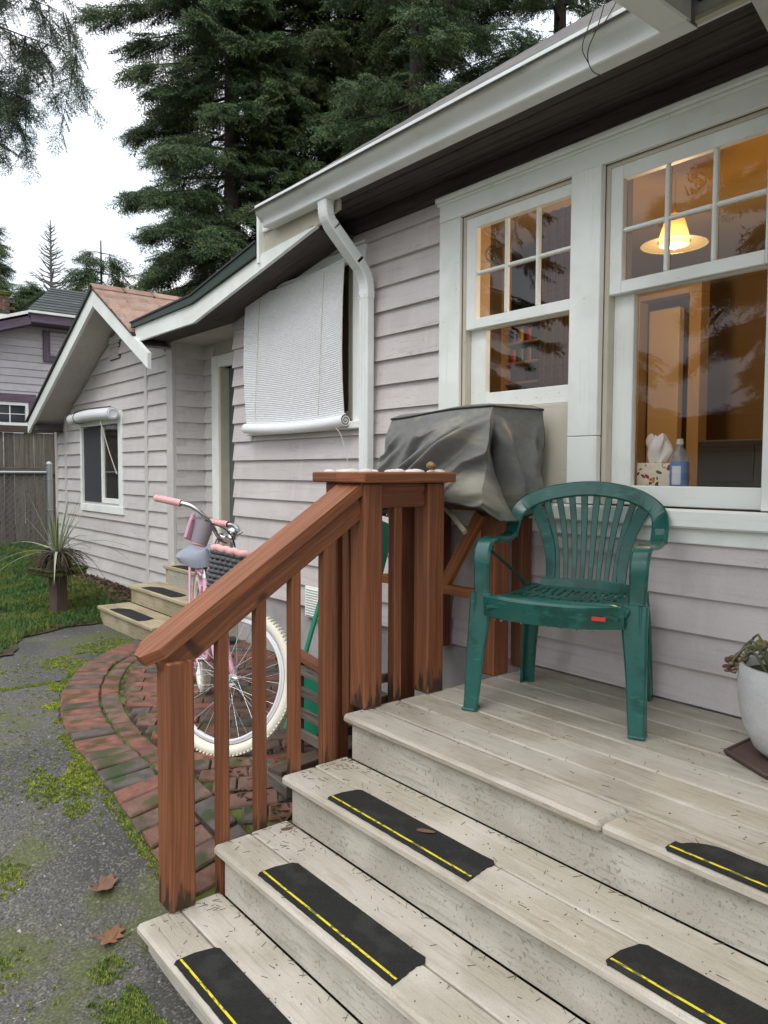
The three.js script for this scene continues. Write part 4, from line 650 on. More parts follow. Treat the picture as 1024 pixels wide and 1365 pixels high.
// ---------------------------------------------------------------- covered grill on a wooden bench by the wall
{
  reseed(51);
  const b = thing('work_bench', 'orange-brown wooden bench with square legs and braces under the cover', 'bench');
  obj('leg', bx(-0.083, 0.003, DY + 0.0005, 1.37, 0.205, 0.305, 0.005), M.stain[2], b); obj('leg', bx(-0.62, -0.54, DY + 0.0005, 1.37, 0.26, 0.34, 0.005), M.stain[1], b);
  obj('leg', bx(-0.62, -0.54, DY + 0.0005, 1.37, 0.03, 0.1, 0.005), M.stain[1], b); obj('leg', bx(-0.083, -0.02, DY + 0.0005, 1.37, 0.03, 0.1, 0.005), M.stain[1], b);
  obj('stretcher', bx(-0.72, -0.06, 0.985, 1.027, 0.306, 0.345, 0.003), M.orange, b); obj('brace', beam([-0.275, 1.03, 0.327], [-0.06, 1.36, 0.32], 0.035, 0.05, [0, 1, 0]), M.orange, b); obj('brace', beam([-0.30, 1.03, 0.32], [-0.52, 1.36, 0.32], 0.035, 0.045, [0, 1, 0]), M.orange, b);
  obj('bench_top', bx(-0.68, 0.02, 1.37, 1.405, 0.03, 0.36, 0.004), M.stain[1], b);
  // cover: soft box with a cross fold, a wavy hem and a sewn edge
  const c = thing('grill_cover', 'slack charcoal grey waterproof cover draped over a grill', 'cover'), NA = 260, NV = 90, X0 = -0.60, X1 = 0.045, Z0 = 0.055, Z1 = 0.37, TOP = 1.828, rc = 0.03;
  const per = [], W = X1 - X0, D = Z1 - Z0, Lp = 2 * (W + D);
  const edge = (s) => { s = mod(s, Lp); if (s < W) return [X0 + s, Z1, 0, 1]; s -= W; if (s < D) return [X1, Z1 - s, 1, 0]; s -= D; if (s < W) return [X1 - s, Z0, 0, -1]; s -= W; return [X0, Z0 + s, -1, 0]; };
  const pos = [], uv = [], idx = [], mx = (X0 + X1) / 2, mz = (Z0 + Z1) / 2;
  for (let j = 0; j <= NV; j++) for (let i = 0; i <= NA; i++) {
    const s = Lp * i / NA, v = j / NV, [ex, ez, nx, nz] = edge(s); let x, y, z;
    if (v < 0.3) { const k = v / 0.3; x = lerp(mx, ex, k); z = lerp(mz, ez, k); y = TOP - 0.022 * smooth(-0.1, -0.6, x) - 0.012 * smooth(0.86, 1, k) + 0.012 * (fbm(x * 6, z * 6, 3) - 0.5) - 0.01 * Math.sin(k * 3.1) * fbm(x * 3, 2, 2); }
    else {
      const k = (v - 0.3) / 0.7, front = s < W, cornerS = Math.abs(s - W), left = Math.min(s, Lp - s);
      const len = front ? 0.40 + 0.05 * Math.sin(s * 9) + 0.06 * smooth(0.2, 0.0, left) + 0.05 * smooth(0.3, 0, cornerS) : 0.44 + 0.04 * Math.sin(s * 11);
      const drop = k * len, sk = s + (front ? 0.95 * drop : -0.35 * drop);       // folds run slantwise away from the corner
      const fold = (q, w) => Math.exp(-(((sk - q) / w) ** 2));
      let o = 0.004 + (front ? 0.17 : 0.015) * k;
      const corner = fold(W + 0.015, 0.035) * smooth(0.02, 0.16, drop);
      o += (front ? 0.1 : 0.03) * corner - 0.085 * fold(W - 0.055, 0.024) * smooth(0.05, 0.2, drop) + 0.1 * fold(W - 0.14, 0.028) * smooth(0.12, 0.3, drop) - 0.05 * fold(W - 0.23, 0.035) * smooth(0.1, 0.25, drop) + 0.02 * fold(W + 0.13, 0.05) * smooth(0.1, 0.34, drop) - 0.02 * fold(W + 0.22, 0.035) * smooth(0.1, 0.3, drop);
      { const rd = 1 - Math.abs(2 * fbm(sk * 4.2 + 1.7, drop * 2.4 + 0.4, 2) - 1); o += (front ? 0.085 : 0.03) * (rd * rd * rd - 0.35) * smooth(0.03, 0.22, drop); }
      { const rd = 1 - Math.abs(2 * fbm(sk * 9 + 4, drop * 5, 2) - 1); o += (front ? 0.035 : 0.014) * (rd ** 5) * smooth(0.03, 0.15, drop); }
      o += 0.05 * (fbm(sk * 5.5 + 3, drop * 2.6, 3) - 0.5) * smooth(0.02, 0.25, drop) * (front ? 1.5 : 0.35) + 0.035 * Math.abs(fbm(sk * 11, drop * 9 + 7, 2) - 0.5) * smooth(0.05, 0.2, drop);
      o += front ? 0.05 * Math.exp(-(((s - 0.30) / 0.16) ** 2) - (((drop - 0.12) / 0.08) ** 2)) : 0;
      if (nz < 0) o = 0.004;
      if (nx < 0) o += 0.03 * k;
      const cx = smooth(0.05, 0, cornerS) * 0.02; x = ex + nx * o - (nx > 0 || cornerS < 0.05 ? 0 : 0); z = ez + nz * o; y = TOP - 0.022 * smooth(-0.1, -0.6, ex) - 0.012 - drop - 0.008 * cx;
      if (cornerS < 0.06) { x += 0.7 * o * (front ? smooth(0.06, 0, cornerS) : 0); z += 0.7 * o * (!front ? smooth(0.06, 0, cornerS) * 1.2 : 0); }
      z = Math.max(z, 0.05);
    }
    pos.push(x, y, z); uv.push(s, v < 0.3 ? v : v * 0.9);
  }
  for (let j = 0; j < NV; j++) for (let i = 0; i < NA; i++) { const a = j * (NA + 1) + i, b2 = a + 1, c3 = a + NA + 1, d = c3 + 1; idx.push(a, c3, b2, b2, c3, d); }
  const q = new THREE.BufferGeometry(); q.setAttribute('position', new THREE.Float32BufferAttribute(pos, 3)); q.setAttribute('uv', new THREE.Float32BufferAttribute(uv, 2)); q.setIndex(idx); q.computeVertexNormals(); obj('fabric', q, M.cover, c);
  const row = (j, off = 0.003) => { const l = []; for (let i = 0; i <= NA; i += 2) { const k = (j * (NA + 1) + i) * 3, z = pos[k + 2]; l.push([pos[k] + (pos[k] > X1 - 0.02 ? off : pos[k] < X0 + 0.02 ? -off : 0), pos[k + 1], z + (z > Z1 - 0.02 ? off : 0)]); } return l; };
  obj('seam_piping', tube(row(Math.round(NV * 0.3) + 1), 0.0045, 260, 6), M.coverEdge, c); obj('hem', tube(row(NV), 0.004, 260, 6), M.coverEdge, c);
  const h = obj('hose_end', tube([[-0.2, 1.385, 0.41], [-0.14, 1.375, 0.45], [-0.07, 1.34, 0.47], [-0.005, 1.287, 0.475]], 0.012, 24, 10), std({ color: lin(0.5, 0.45, 0.33), roughness: 0.6 })); tag(h, 'cream hose end hanging out below the charcoal grill cover', 'hose');
}
// ---------------------------------------------------------------- planter with wilted succulent on a brown tray
{
  reseed(61);
  const x = 1.24, z = 0.31, pr = [[0.0, 0.02], [0.09, 0.02], [0.125, 0.05], [0.158, 0.12], [0.174, 0.2], [0.177, 0.265], [0.172, 0.32], [0.16, 0.322], [0.156, 0.29], [0.15, 0.285], [0, 0.285]];
  const tray = obj('plant_tray', [at(new THREE.CylinderGeometry(0.2, 0.19, 0.014, 6), 0, 0.008, 0), at(new THREE.TorusGeometry(0.192, 0.007, 6, 6).rotateX(Math.PI / 2).rotateY(Math.PI / 6), 0, 0.014, 0)], std({ color: lin(0.09, 0.055, 0.045), roughness: 0.7 })); tray.position.set(x, DY, z); tag(tray, 'flat dark brown tray under the grey planter', 'tray');
  const p = thing('planter', 'round pale grey planter on a brown tray by the siding', 'planter', [x, DY, z]); p.scale.setScalar(0.93); obj('bowl', new THREE.LatheGeometry(pr.slice(0, 9).map(([r, y]) => new THREE.Vector2(r, y)), 48), M.concrete, p); obj('potting_soil', at(new THREE.CylinderGeometry(0.155, 0.155, 0.01, 24), 0, 0.285, 0), M.soil, p);
  const pl = thing('succulent', 'wilted brown and red succulent spilling over the planter rim', 'plant', [x, DY + 0.27, z]);
  const cols = [[0.14, 0.12, 0.05], [0.2, 0.16, 0.07], [0.1, 0.03, 0.035], [0.12, 0.13, 0.07]].map((c) => std({ color: lin(...c), roughness: 0.7 }));
  for (let i = 0; i < 16; i++) {
    const a = i < 5 ? Math.PI + rr(-0.7, 0.5) : rr(0, 6.28), r0 = rr(0.02, 0.1), r1 = i < 5 ? rr(0.17, 0.2) : rr(0.08, 0.17), up = rr(0.02, 0.11), end = i < 5 ? rr(-0.01, 0.04) : rr(0.02, 0.1);
    const st = [[Math.cos(a) * r0, 0, Math.sin(a) * r0], [Math.cos(a) * (r0 + r1) / 2, up, Math.sin(a) * (r0 + r1) / 2], [Math.cos(a) * r1, end, Math.sin(a) * r1]]; obj('stem', tube(st, 0.004, 10, 6), cols[3], pl);
    const le = []; for (let k = 0; k < 9; k++) { const q = new THREE.SphereGeometry(0.012, 8, 6); q.scale(rr(0.7, 1.4), rr(0.3, 0.5), rr(0.6, 1)); q.rotateX(rr(-1, 1)).rotateY(rr(0, 6)).rotateZ(rr(-1, 1)); const t = rr(0.5, 1.0); le.push(at(q, lerp(st[1][0], st[2][0], t) + rr(-0.02, 0.02), lerp(st[1][1], st[2][1], t) + rr(-0.025, 0.015), lerp(st[1][2], st[2][2], t) + rr(-0.02, 0.02))); } obj('leaf_cluster', le, cols[i % 3], pl);
  }
}
// ---------------------------------------------------------------- back steps with mats
{
  reseed(71);
  const s = thing('back_steps', 'beige wooden steps leading up to the recessed back door', 'steps'), tan = [1, 0.94, 1.05].map((k) => std({ map: T.tread, color: lin(0.86 * k, 0.78 * k, 0.62 * k), roughness: 0.6 })), gr = std({ map: T.riser, color: lin(0.82, 0.74, 0.58), roughness: 0.75 });
  const ys = [0.42, 0.572, 0.731], zs = [0.62, 0.36, 0.1], x0 = -4.11, x1 = -2.96;
  ys.forEach((y, i) => {
    const xa = i === 2 ? -4.0 : x0; for (let b = 0; b < 2; b++) { const z1 = zs[i] - b * 0.142; obj('tread', bx(xa, x1, y - 0.03, y, z1 - (b ? 0.135 : 0.14), z1, 0.006), pick(tan), s); }
    obj('riser', i ? bx(xa + 0.015, x1 - 0.02, y - 0.152, y - 0.0305, zs[i] - 0.045, zs[i] - 0.022) : prism([[x0 + 0.09, 0.268], [x1 - 0.02, 0.268], [x1 - 0.02, y - 0.0305], [x0 + 0.015, y - 0.0305], [x0 + 0.015, 0.33]], zs[0] - 0.045, zs[0] - 0.022), gr, s);
  });
  obj('side_panel', [bx(x0 + 0.04, x0 + 0.07, 0.2, 0.388, 0.12, 0.57), bx(x0 + 0.04, x0 + 0.07, 0.389, 0.54, 0.1, 0.31), bx(x1 - 0.07, x1 - 0.04, 0.2, 0.388, 0.1, 0.57), bx(x1 - 0.07, x1 - 0.04, 0.389, 0.54, 0.1, 0.31)], gr, s);
  const names = ['worn grey grip mat on the lowest of the beige back steps', 'worn grey grip mat on the middle beige back step', 'worn grey grip mat on the top beige back step'];
  ys.forEach((y, i) => { const a = i ? -3.85 : -3.86, m = obj('step_mat', prism([[a, 0], [a + 0.6, 0], [a + 0.62, 0.06], [a + 0.58, 0.13], [a + 0.1, 0.135], [a, 0.07]], 0.0005, 0.004).rotateX(-Math.PI / 2), M.grit); m.position.set(0, y, zs[i] - 0.015); tag(m, names[i], 'stair mat', 'grip mats on the back steps'); });
}
// ---------------------------------------------------------------- bicycle
{
  reseed(81);
  const bike = thing('bicycle', 'pink cruiser bicycle with cream tyres and grey woven basket', 'bicycle', [-1.82, g(-1.7, 1.0) - 0.004, 0.782], -0.363);
  const R = 0.335, ax = V(-0.375, 0.927, 0).normalize(), A = V(0.985, 0.335, 0), psi = 0.92;
  const steer = new THREE.Matrix4().makeTranslation(A.x, A.y, A.z).multiply(new THREE.Matrix4().makeRotationAxis(ax, psi)).multiply(new THREE.Matrix4().makeTranslation(-A.x, -A.y, -A.z));
  const turn = (q) => (Array.isArray(q) ? merge(q) : q).applyMatrix4(steer);
  function wheel(cx, steered) {
    const w = sub('wheel', bike), f = (q) => { const e = q.translate(cx, R, 0); return steered ? e.applyMatrix4(steer) : e; };
    const knobs = []; for (let i = 0; i < 110; i++) for (const s of [-1, 1]) { const a = (i + (s > 0 ? 0.5 : 0)) / 110 * Math.PI * 2, q = new THREE.BoxGeometry(0.008, 0.006, 0.02); q.translate(0, R - 0.004, s * 0.013).rotateZ(a); knobs.push(q); }
    obj('tyre', f(merge([new THREE.TorusGeometry(R - 0.026, 0.0245, 14, 80), ...knobs])), M.tyre, w);
    obj('rim', f(merge([new THREE.TorusGeometry(R - 0.062, 0.009, 8, 72), new THREE.TorusGeometry(R - 0.068, 0.007, 8, 72).translate(0, 0, 0.008), new THREE.TorusGeometry(R - 0.068, 0.007, 8, 72).translate(0, 0, -0.008)])), std({ color: lin(0.72, 0.72, 0.76), roughness: 0.4 }), w);
    obj('hub', f(merge([new THREE.CylinderGeometry(0.016, 0.016, 0.09, 14).rotateX(Math.PI / 2), new THREE.CylinderGeometry(0.027, 0.027, 0.006, 16).rotateX(Math.PI / 2).translate(0, 0, 0.033), new THREE.CylinderGeometry(0.027, 0.027, 0.006, 16).rotateX(Math.PI / 2).translate(0, 0, -0.033)])), M.chrome, w);
    for (let i = 0; i < 36; i++) { const a = i / 36 * Math.PI * 2, s = i % 2 ? 1 : -1, b = a + (i % 4 < 2 ? 0.9 : -0.9); obj('spoke', f(rod([0.025 * Math.cos(b), 0.025 * Math.sin(b), s * 0.033], [0.268 * Math.cos(a), 0.268 * Math.sin(a), 0], 0.0014, 5)), M.chrome, w); }
    const a0 = steered ? -1.9 : 2.6; obj('valve', f(rod([Math.cos(a0) * 0.262, Math.sin(a0) * 0.262, 0], [Math.cos(a0) * 0.225, Math.sin(a0) * 0.225, 0], 0.004, 6)), M.black, w); return w;
  }
  wheel(0, false); wheel(1.03, true);
  const hd = (y) => { const t = (y - A.y) / ax.y; return [A.x + ax.x * t, y, 0]; };
  const bb = [0.43, 0.285, 0], st = [0.255, 0.70, 0];
  obj('frame', merge([tube([bb, st], 0.017, 2, 12), tube([hd(0.78), [0.62, 0.63, 0], [0.47, 0.42, 0], bb], 0.019, 24, 12), tube([hd(0.70), [0.7, 0.5, 0], [0.52, 0.34, 0], bb], 0.019, 24, 12), rod(hd(0.66), hd(0.86), 0.023, 14), ...[-1, 1].flatMap((s) => [tube([[0, R, s * 0.058], [0.2, 0.3, s * 0.05], [0.43, 0.285, s * 0.02]], 0.011, 10, 8), tube([[0, R, s * 0.058], [0.13, 0.5, s * 0.045], [0.27, 0.64, s * 0.015]], 0.010, 10, 8)])]), M.pink, bike);
  obj('fork', turn([rod(hd(0.60), hd(0.66), 0.02, 12), ...[-1, 1].map((s) => tube([[hd(0.62)[0], 0.62, s * 0.02], [hd(0.58)[0] + 0.005, 0.58, s * 0.05], [hd(0.45)[0] + 0.01, 0.45, s * 0.055], [1.03, R, s * 0.052]], 0.0145, 16, 10))]), M.pink, bike);
  obj('seat_post', rod(st, [0.222, 0.80, 0], 0.0135, 12), M.chrome, bike); obj('seat_clamp', [rod([0.262, 0.683, 0], [0.252, 0.707, 0], 0.022, 12), rod([0.24, 0.697, -0.03], [0.24, 0.697, 0.03], 0.005, 8)], M.chrome, bike);
  { // saddle: wide at the back, drawn to a nose
    const n = 30, m = 20, t = [], P = (i, j) => { const u = i / n, v = j / m * 2 - 1, w = 0.115 * (1 - smooth(0.25, 0.75, u)) + 0.028 + 0.006 * Math.sin(u * 3), e = Math.sqrt(Math.max(0, 1 - (u < 0.12 ? ((0.12 - u) / 0.12) ** 2 : u > 0.93 ? ((u - 0.93) / 0.07) ** 2 : 0))); const z = v * w * e, drop = 0.06 * Math.abs(v) ** 2.6; return [0.06 + u * 0.27, 0.855 - drop + 0.012 * Math.cos(u * 5) - 0.012 * (1 - Math.abs(v)) * (u < 0.6 ? 1 : 0), z]; };
    for (let i = 0; i < n; i++) for (let j = 0; j < m; j++) { const a = P(i, j), b = P(i + 1, j), c = P(i + 1, j + 1), d = P(i, j + 1); t.push(a, d, c, a, c, b); const k = ([x, y, z]) => [x, y - 0.022 - 0.02 * (Math.abs(z) < 0.1 ? 1 : 0.5), z * 0.9]; t.push(k(a), k(c), k(d), k(a), k(b), k(c)); if (j === 0) t.push(a, b, k(b), a, k(b), k(a)); if (j === m - 1) t.push(d, k(d), k(c), d, k(c), c); if (i === 0) t.push(a, k(a), k(d), a, k(d), d); if (i === n - 1) t.push(b, c, k(c), b, k(c), k(b)); }
    obj('saddle', toCreasedNormals(planarUV(tris(t)), 0.9), M.saddleGrey, bike); obj('saddle_springs', [rod([0.12, 0.76, 0.05], [0.11, 0.83, 0.06], 0.016, 10), rod([0.12, 0.76, -0.05], [0.11, 0.83, -0.06], 0.016, 10), rod([0.1, 0.79, -0.06], [0.1, 0.79, 0.06], 0.012, 8), rod([0.222, 0.79, 0], [0.16, 0.815, 0], 0.016, 8)], M.black, bike);
  }
  for (const [cx, steered] of [[0, false], [1.03, true]]) { // mudguards
    const pts = [], a0 = steered ? 1.1 : 0.4, a1 = steered ? 2.5 : 2.75; for (let i = 0; i <= 20; i++) { const a = lerp(a0, a1, i / 20); pts.push([cx + Math.cos(a) * 0.362, R + Math.sin(a) * 0.362, 0]); }
    const q = band(pts, pts.map(() => [0, 0, 0.028]), pts.map((p) => V(p[0] - cx, p[1] - R, 0).normalize().multiplyScalar(0.003).toArray()), 0.5); if (!steered) obj('mudguard', q, M.pink, bike);
  }
  obj('rear_rack', [...[-0.05, -0.018, 0.018, 0.05].map((z) => rod([-0.17, 0.735, z], [0.17, 0.745, z], 0.0065, 8)), ...[-0.15, -0.04, 0.07].map((x) => rod([x, 0.738, -0.055], [x, 0.738, 0.055], 0.006, 8)), ...[-1, 1].flatMap((s) => [rod([0.0, R + 0.01, s * 0.066], [-0.15, 0.735, s * 0.055], 0.007, 8), rod([0.17, 0.745, s * 0.05], [0.25, 0.70, s * 0.02], 0.007, 8)])], M.pink, bike);
  obj('axle_nut', [rod([0, R, 0.058], [0, R, 0.085], 0.014, 8), rod([0, R, -0.085], [0, R, -0.058], 0.014, 8)], M.black, bike);
  obj('chain_guard', [prism([[0.02, 0.30], [0.42, 0.22], [0.5, 0.285], [0.42, 0.35], [0.02, 0.37]], 0.062, 0.068)], M.pink, bike);
  obj('crank', [rod([0.43, 0.285, -0.09], [0.43, 0.285, 0.09], 0.012, 8), rod([0.43, 0.285, 0.088], [0.56, 0.23, 0.09], 0.009, 8), rod([0.43, 0.285, -0.088], [0.30, 0.34, -0.09], 0.009, 8)], M.chrome, bike);
  obj('pedal', at(cbox(0.09, 0.025, 0.06, 0.005), 0.57, 0.23, 0.13), M.black, bike); obj('pedal', at(cbox(0.09, 0.025, 0.06, 0.005), 0.29, 0.345, -0.13), M.black, bike);
  obj('kickstand', rod([0.3, 0.28, -0.06], [0.33, 0.005, -0.2], 0.008, 8), M.chrome, bike);
  obj('stem', turn([rod(hd(0.84), hd(0.92), 0.0125, 12), tube([hd(0.90), [0.765, 0.95, 0], [0.79, 0.955, 0]], 0.014, 10, 10), rod([0.79, 0.955, -0.025], [0.79, 0.955, 0.025], 0.021, 14)]), M.chrome, bike);
  const bar = (s) => [[0.79, 0.955, 0], [0.79, 0.957, s * 0.05], [0.785, 0.985, s * 0.10], [0.755, 1.025, s * 0.155], [0.70, 1.05, s * 0.195], [0.64, 1.052, s * 0.21]];
  for (const s of [-1, 1]) { obj('handlebar', turn([tube(bar(s), 0.011, 40, 10)]), M.chrome, bike); obj('grip', turn([tube([[0.652, 1.052, s * 0.207], [0.59, 1.051, s * 0.22], [0.53, 1.05, s * 0.23]], 0.0165, 10, 12), at(new THREE.SphereGeometry(0.0175, 12, 8), 0.53, 1.05, s * 0.23), ...[0, 1, 2, 3, 4].map((i) => at(new THREE.TorusGeometry(0.0165, 0.002, 6, 14).rotateY(Math.PI / 2), 0.628 - i * 0.022, 1.0515, s * (0.212 + i * 0.004)))]), M.pinkSoft, bike); }
  obj('bell', turn([at(new THREE.SphereGeometry(0.03, 16, 10).scale(1, 0.8, 1), 0.80, 1.0, -0.05), at(new THREE.CylinderGeometry(0.02, 0.024, 0.02, 14), 0.80, 0.977, -0.05), rod([0.8, 0.975, -0.05], [0.85, 1.01, -0.05], 0.005, 8)]), M.chrome, bike);
  { // cup holder on the left of the bar
    const c = sub('cup_holder', bike); obj('bracket', turn([at(cbox(0.014, 0.1, 0.09, 0.006), 0.70, 0.95, 0.13), at(cbox(0.014, 0.045, 0.03, 0.005), 0.70, 1.0, 0.155)]), M.pink, c); obj('cup', turn([at(new THREE.CylinderGeometry(0.045, 0.038, 0.105, 20), 0.755, 0.945, 0.13)]), std({ color: lin(0.24, 0.22, 0.25), roughness: 0.6 }), c); obj('cup_base', turn([at(new THREE.CylinderGeometry(0.037, 0.034, 0.008, 20), 0.755, 0.888, 0.13)]), M.pinkSoft, c);
  }
  { // woven basket with a pink lining folded over its rim
    const k = sub('basket', bike), cx = 0.94, y0 = 0.69, hgt = 0.2, list = [], P = (a, y) => { const f = lerp(0.8, 1, (y - y0) / hgt), c = Math.cos(a), s = Math.sin(a), q = 1 / Math.max(Math.abs(c) ** 4 + Math.abs(s) ** 4, 0.01) ** 0.25; return [cx + 0.115 * f * c * q, y, 0.16 * f * s * q]; };
    for (let r = 0; r < 9; r++) { const pts = []; for (let i = 0; i < 72; i++) { const a = i / 72 * Math.PI * 2, [x, y, z] = P(a, y0 + 0.01 + r * 0.0215), o = 0.006 * Math.cos(i * Math.PI / 1.5 + r * Math.PI); pts.push([x + Math.cos(a) * o, y, z + Math.sin(a) * o]); } list.push(tube(pts, 0.0105, 150, 5, true)); }
    for (let i = 0; i < 24; i++) { const a = i / 24 * Math.PI * 2; list.push(rod(P(a, y0), P(a, y0 + hgt), 0.006, 5)); } list.push(at(cbox(0.17, 0.01, 0.25, 0.003), cx, y0, 0));
    obj('weave', turn(list), M.basket, k); const rim = []; for (let i = 0; i < 60; i++) { const a = i / 60 * Math.PI * 2, [x, y, z] = P(a, y0 + hgt + 0.003 * Math.sin(i * 1.7)); rim.push([x, y, z]); } obj('lining', turn([tube(rim, 0.017, 120, 8, true)]), M.pinkSoft, k);
  }
  const cable = obj('brake_cable', turn([tube([[0.76, 1.0, 0.15], [0.88, 0.98, 0.12], [0.9, 0.9, 0.04], [0.88, 0.75, 0.02]], 0.0035, 24, 6)]), M.black, bike);
}
// ---------------------------------------------------------------- blinds
{
  const b = thing('roll_up_blind', 'white slatted roll-up blind hanging over the wall window', 'blind'), n = 75, m = 24, pos = [], uv = [], idx = [], X0 = -2.555, X1 = -1.395, Y1 = 2.775, Y0 = 1.845;
  for (let j = 0; j <= n * 4; j++) for (let i = 0; i <= m; i++) { const u = i / m, v = (Math.floor(j / 4) + [0, 0.14, 0.5, 0.86][j % 4]) / n, x = lerp(X0, X1, u) + 0.012 * Math.sin(v * 3) * (u - 0.5), sag = 0.022 * (1 - (2 * u - 1) ** 2) * v; pos.push(x, lerp(Y1 - 0.03 * (1 - u) - 0.028 * Math.sin(u * Math.PI), Y0, v) - sag, 0.075 + 0.022 * Math.sin(v * Math.PI) + [-0.003, 0.002, 0.003, 0.002][j % 4] + 0.006 * (fbm(u * 4, v * 5, 3) - 0.5)); uv.push(x, v * 0.93); }
  for (let j = 0; j < n * 4; j++) for (let i = 0; i < m; i++) { const a = j * (m + 1) + i, c = a + m + 1; idx.push(a, c, a + 1, a + 1, c, c + 1); }
  const q = new THREE.BufferGeometry(); q.setAttribute('position', new THREE.Float32BufferAttribute(pos, 3)); q.setAttribute('uv', new THREE.Float32BufferAttribute(uv, 2)); q.setIndex(idx); q.computeVertexNormals();
  const bm = std({ color: lin(0.95, 0.96, 0.97), roughness: 0.6, map: T.blind }); obj('slatted_sheet', q, bm, b);
  const rollPts = Array.from({ length: 13 }, (_, i) => { const u = i / 12; return [lerp(X0, X1 + 0.02, u), Y0 - 0.012 - 0.02 * (1 - (2 * u - 1) ** 2), 0.085]; });
  const rings = []; for (let i = 0; i < 58; i++) { const u = i / 58, x = lerp(X0, X1 + 0.02, u); } obj('roll', tube(rollPts, 0.035, 60, 16), bm, b);
  const sp = []; for (let i = 0; i <= 60; i++) { const a = i / 60 * Math.PI * 5, r = 0.038 * (1 - i / 62); sp.push([X1 + 0.022, Y0 - 0.012 + Math.cos(a) * r, 0.085 + Math.sin(a) * r]); } obj('roll_end', [tube(sp, 0.0028, 120, 5)], bm, b); obj('roll_core', [at(new THREE.CircleGeometry(0.034, 20).rotateY(Math.PI / 2), X1 + 0.0212, Y0 - 0.012, 0.085)], std({ color: lin(0.2, 0.18, 0.15), roughness: 0.9 }), b);
  for (const x of [X0 + 0.2, X1 - 0.2]) obj('lift_cord', tube([[x, Y1 - 0.045, 0.082], [x, 2.3, 0.108], [x, Y0 + 0.02, 0.126]], 0.002, 12, 5), M.cream, b);
  obj('pull_cord', tube([[-1.47, Y0 - 0.04, 0.10], [-1.38, 1.74, 0.11], [-1.285, 1.55, 0.12]], 0.0022, 12, 5), M.cream, b); obj('head_rail', [bx(X0, X1 + 0.06, Y1 - 0.035, Y1 - 0.015, 0.03, 0.068, 0.004)], M.white, b);
  const s = thing('rolled_blind', 'white blind rolled up tight above the small wing window', 'blind'); const c0 = std({ color: lin(0.8, 0.82, 0.85), roughness: 0.6, bumpMap: T.sidingBump, bumpScale: 0.003 });
  obj('roll', tube([[-6.38, 2.085, 0.11], [-5.8, 2.1, 0.11], [-5.12, 2.085, 0.11]], 0.057, 30, 20), c0, s); obj('roll_end', [at(new THREE.CircleGeometry(0.056, 24).rotateY(Math.PI / 2), -5.121, 2.085, 0.11), at(new THREE.TorusGeometry(0.04, 0.007, 6, 24).rotateY(Math.PI / 2), -5.118, 2.085, 0.11)], c0, s);
  obj('tie_cord', [tube([[-6.3, 2.12, 0.15], [-6.1, 2.165, 0.12], [-5.6, 2.16, 0.13], [-5.15, 2.15, 0.12]], 0.006, 24, 6), at(new THREE.TorusGeometry(0.06, 0.004, 6, 24).rotateY(Math.PI / 2), -6.15, 2.09, 0.11)], M.black, s); obj('pull_cord', tube([[-5.45, 2.03, 0.12], [-5.3, 1.7, 0.08], [-5.2, 1.5, 0.05]], 0.005, 8, 5), M.cream, s);
}
// ---------------------------------------------------------------- behind the stairs: lattice crate, folded green chair, timber edging
{
  reseed(91);
  const gy = 0.275, l = thing('lattice_crate', 'grey weathered slatted wooden crate standing under the railing', 'crate', [-0.60, gy, 0.80], -0.05);
  obj('post', bx(-0.02, 0.02, 0, 0.44, 0.085, 0.12), M.darkWood, l); obj('post', bx(0.32, 0.36, 0, 0.4, 0.085, 0.12), M.greyWood[0], l); obj('post', bx(0.32, 0.36, 0, 0.4, -0.2, -0.165), M.greyWood[1], l); obj('post', bx(-0.02, 0.02, 0, 0.44, -0.2, -0.165), M.greyWood[1], l);
  for (let i = 0; i < 4; i++) { obj('slat', bx(0.021, 0.319, 0.08 + i * 0.095, 0.125 + i * 0.095, 0.095, 0.11), pick(M.greyWood), l); obj('slat', bx(0.325, 0.34, 0.08 + i * 0.095, 0.12 + i * 0.095, -0.164, 0.084), pick(M.greyWood), l); } obj('top_rail', beam([-0.02, 0.455, 0.10], [0.38, 0.41, 0.10], 0.05, 0.03), M.stain[1], l);
  const f = thing('folding_chair', 'folded bright green garden chair leaning behind the railing', 'chair', [-0.86, gy, 0.48], 0.2), gm = std({ color: lin(0.01, 0.26, 0.15), roughness: 0.5 });
  obj('seat_panel', [beam([0, 0.03, 0.12], [0.05, 1.02, -0.2], 0.3, 0.03, [1, 0, 0])], gm, f); obj('frame_tube', tube([[0.12, 0.0, 0.3], [0.14, 0.5, 0.1], [0.16, 1.0, -0.1]], 0.012, 12, 8), M.black, f); obj('frame_tube', tube([[-0.1, 0.0, 0.3], [-0.1, 0.5, 0.1], [-0.08, 1.0, -0.1]], 0.012, 12, 8), gm, f); obj('foot_panel', bx(-0.12, 0.12, 0.0, 0.3, 0.24, 0.27), gm, f);
  const tb = thing('edging_timber', 'rotten mossy timber lying on the bricks beside the stairs', 'timber', [-0.42, 0.27, 1.02], 0.0); obj('timber', [beam([0.02, 0.03, 0.13], [-0.03, 0.035, -0.3], 0.09, 0.07)], M.darkWood, tb); obj('timber_end', [beam([-0.2, 0.02, 0.09], [0.16, 0.02, 0.13], 0.06, 0.05)], M.greyWood[1], tb);
}
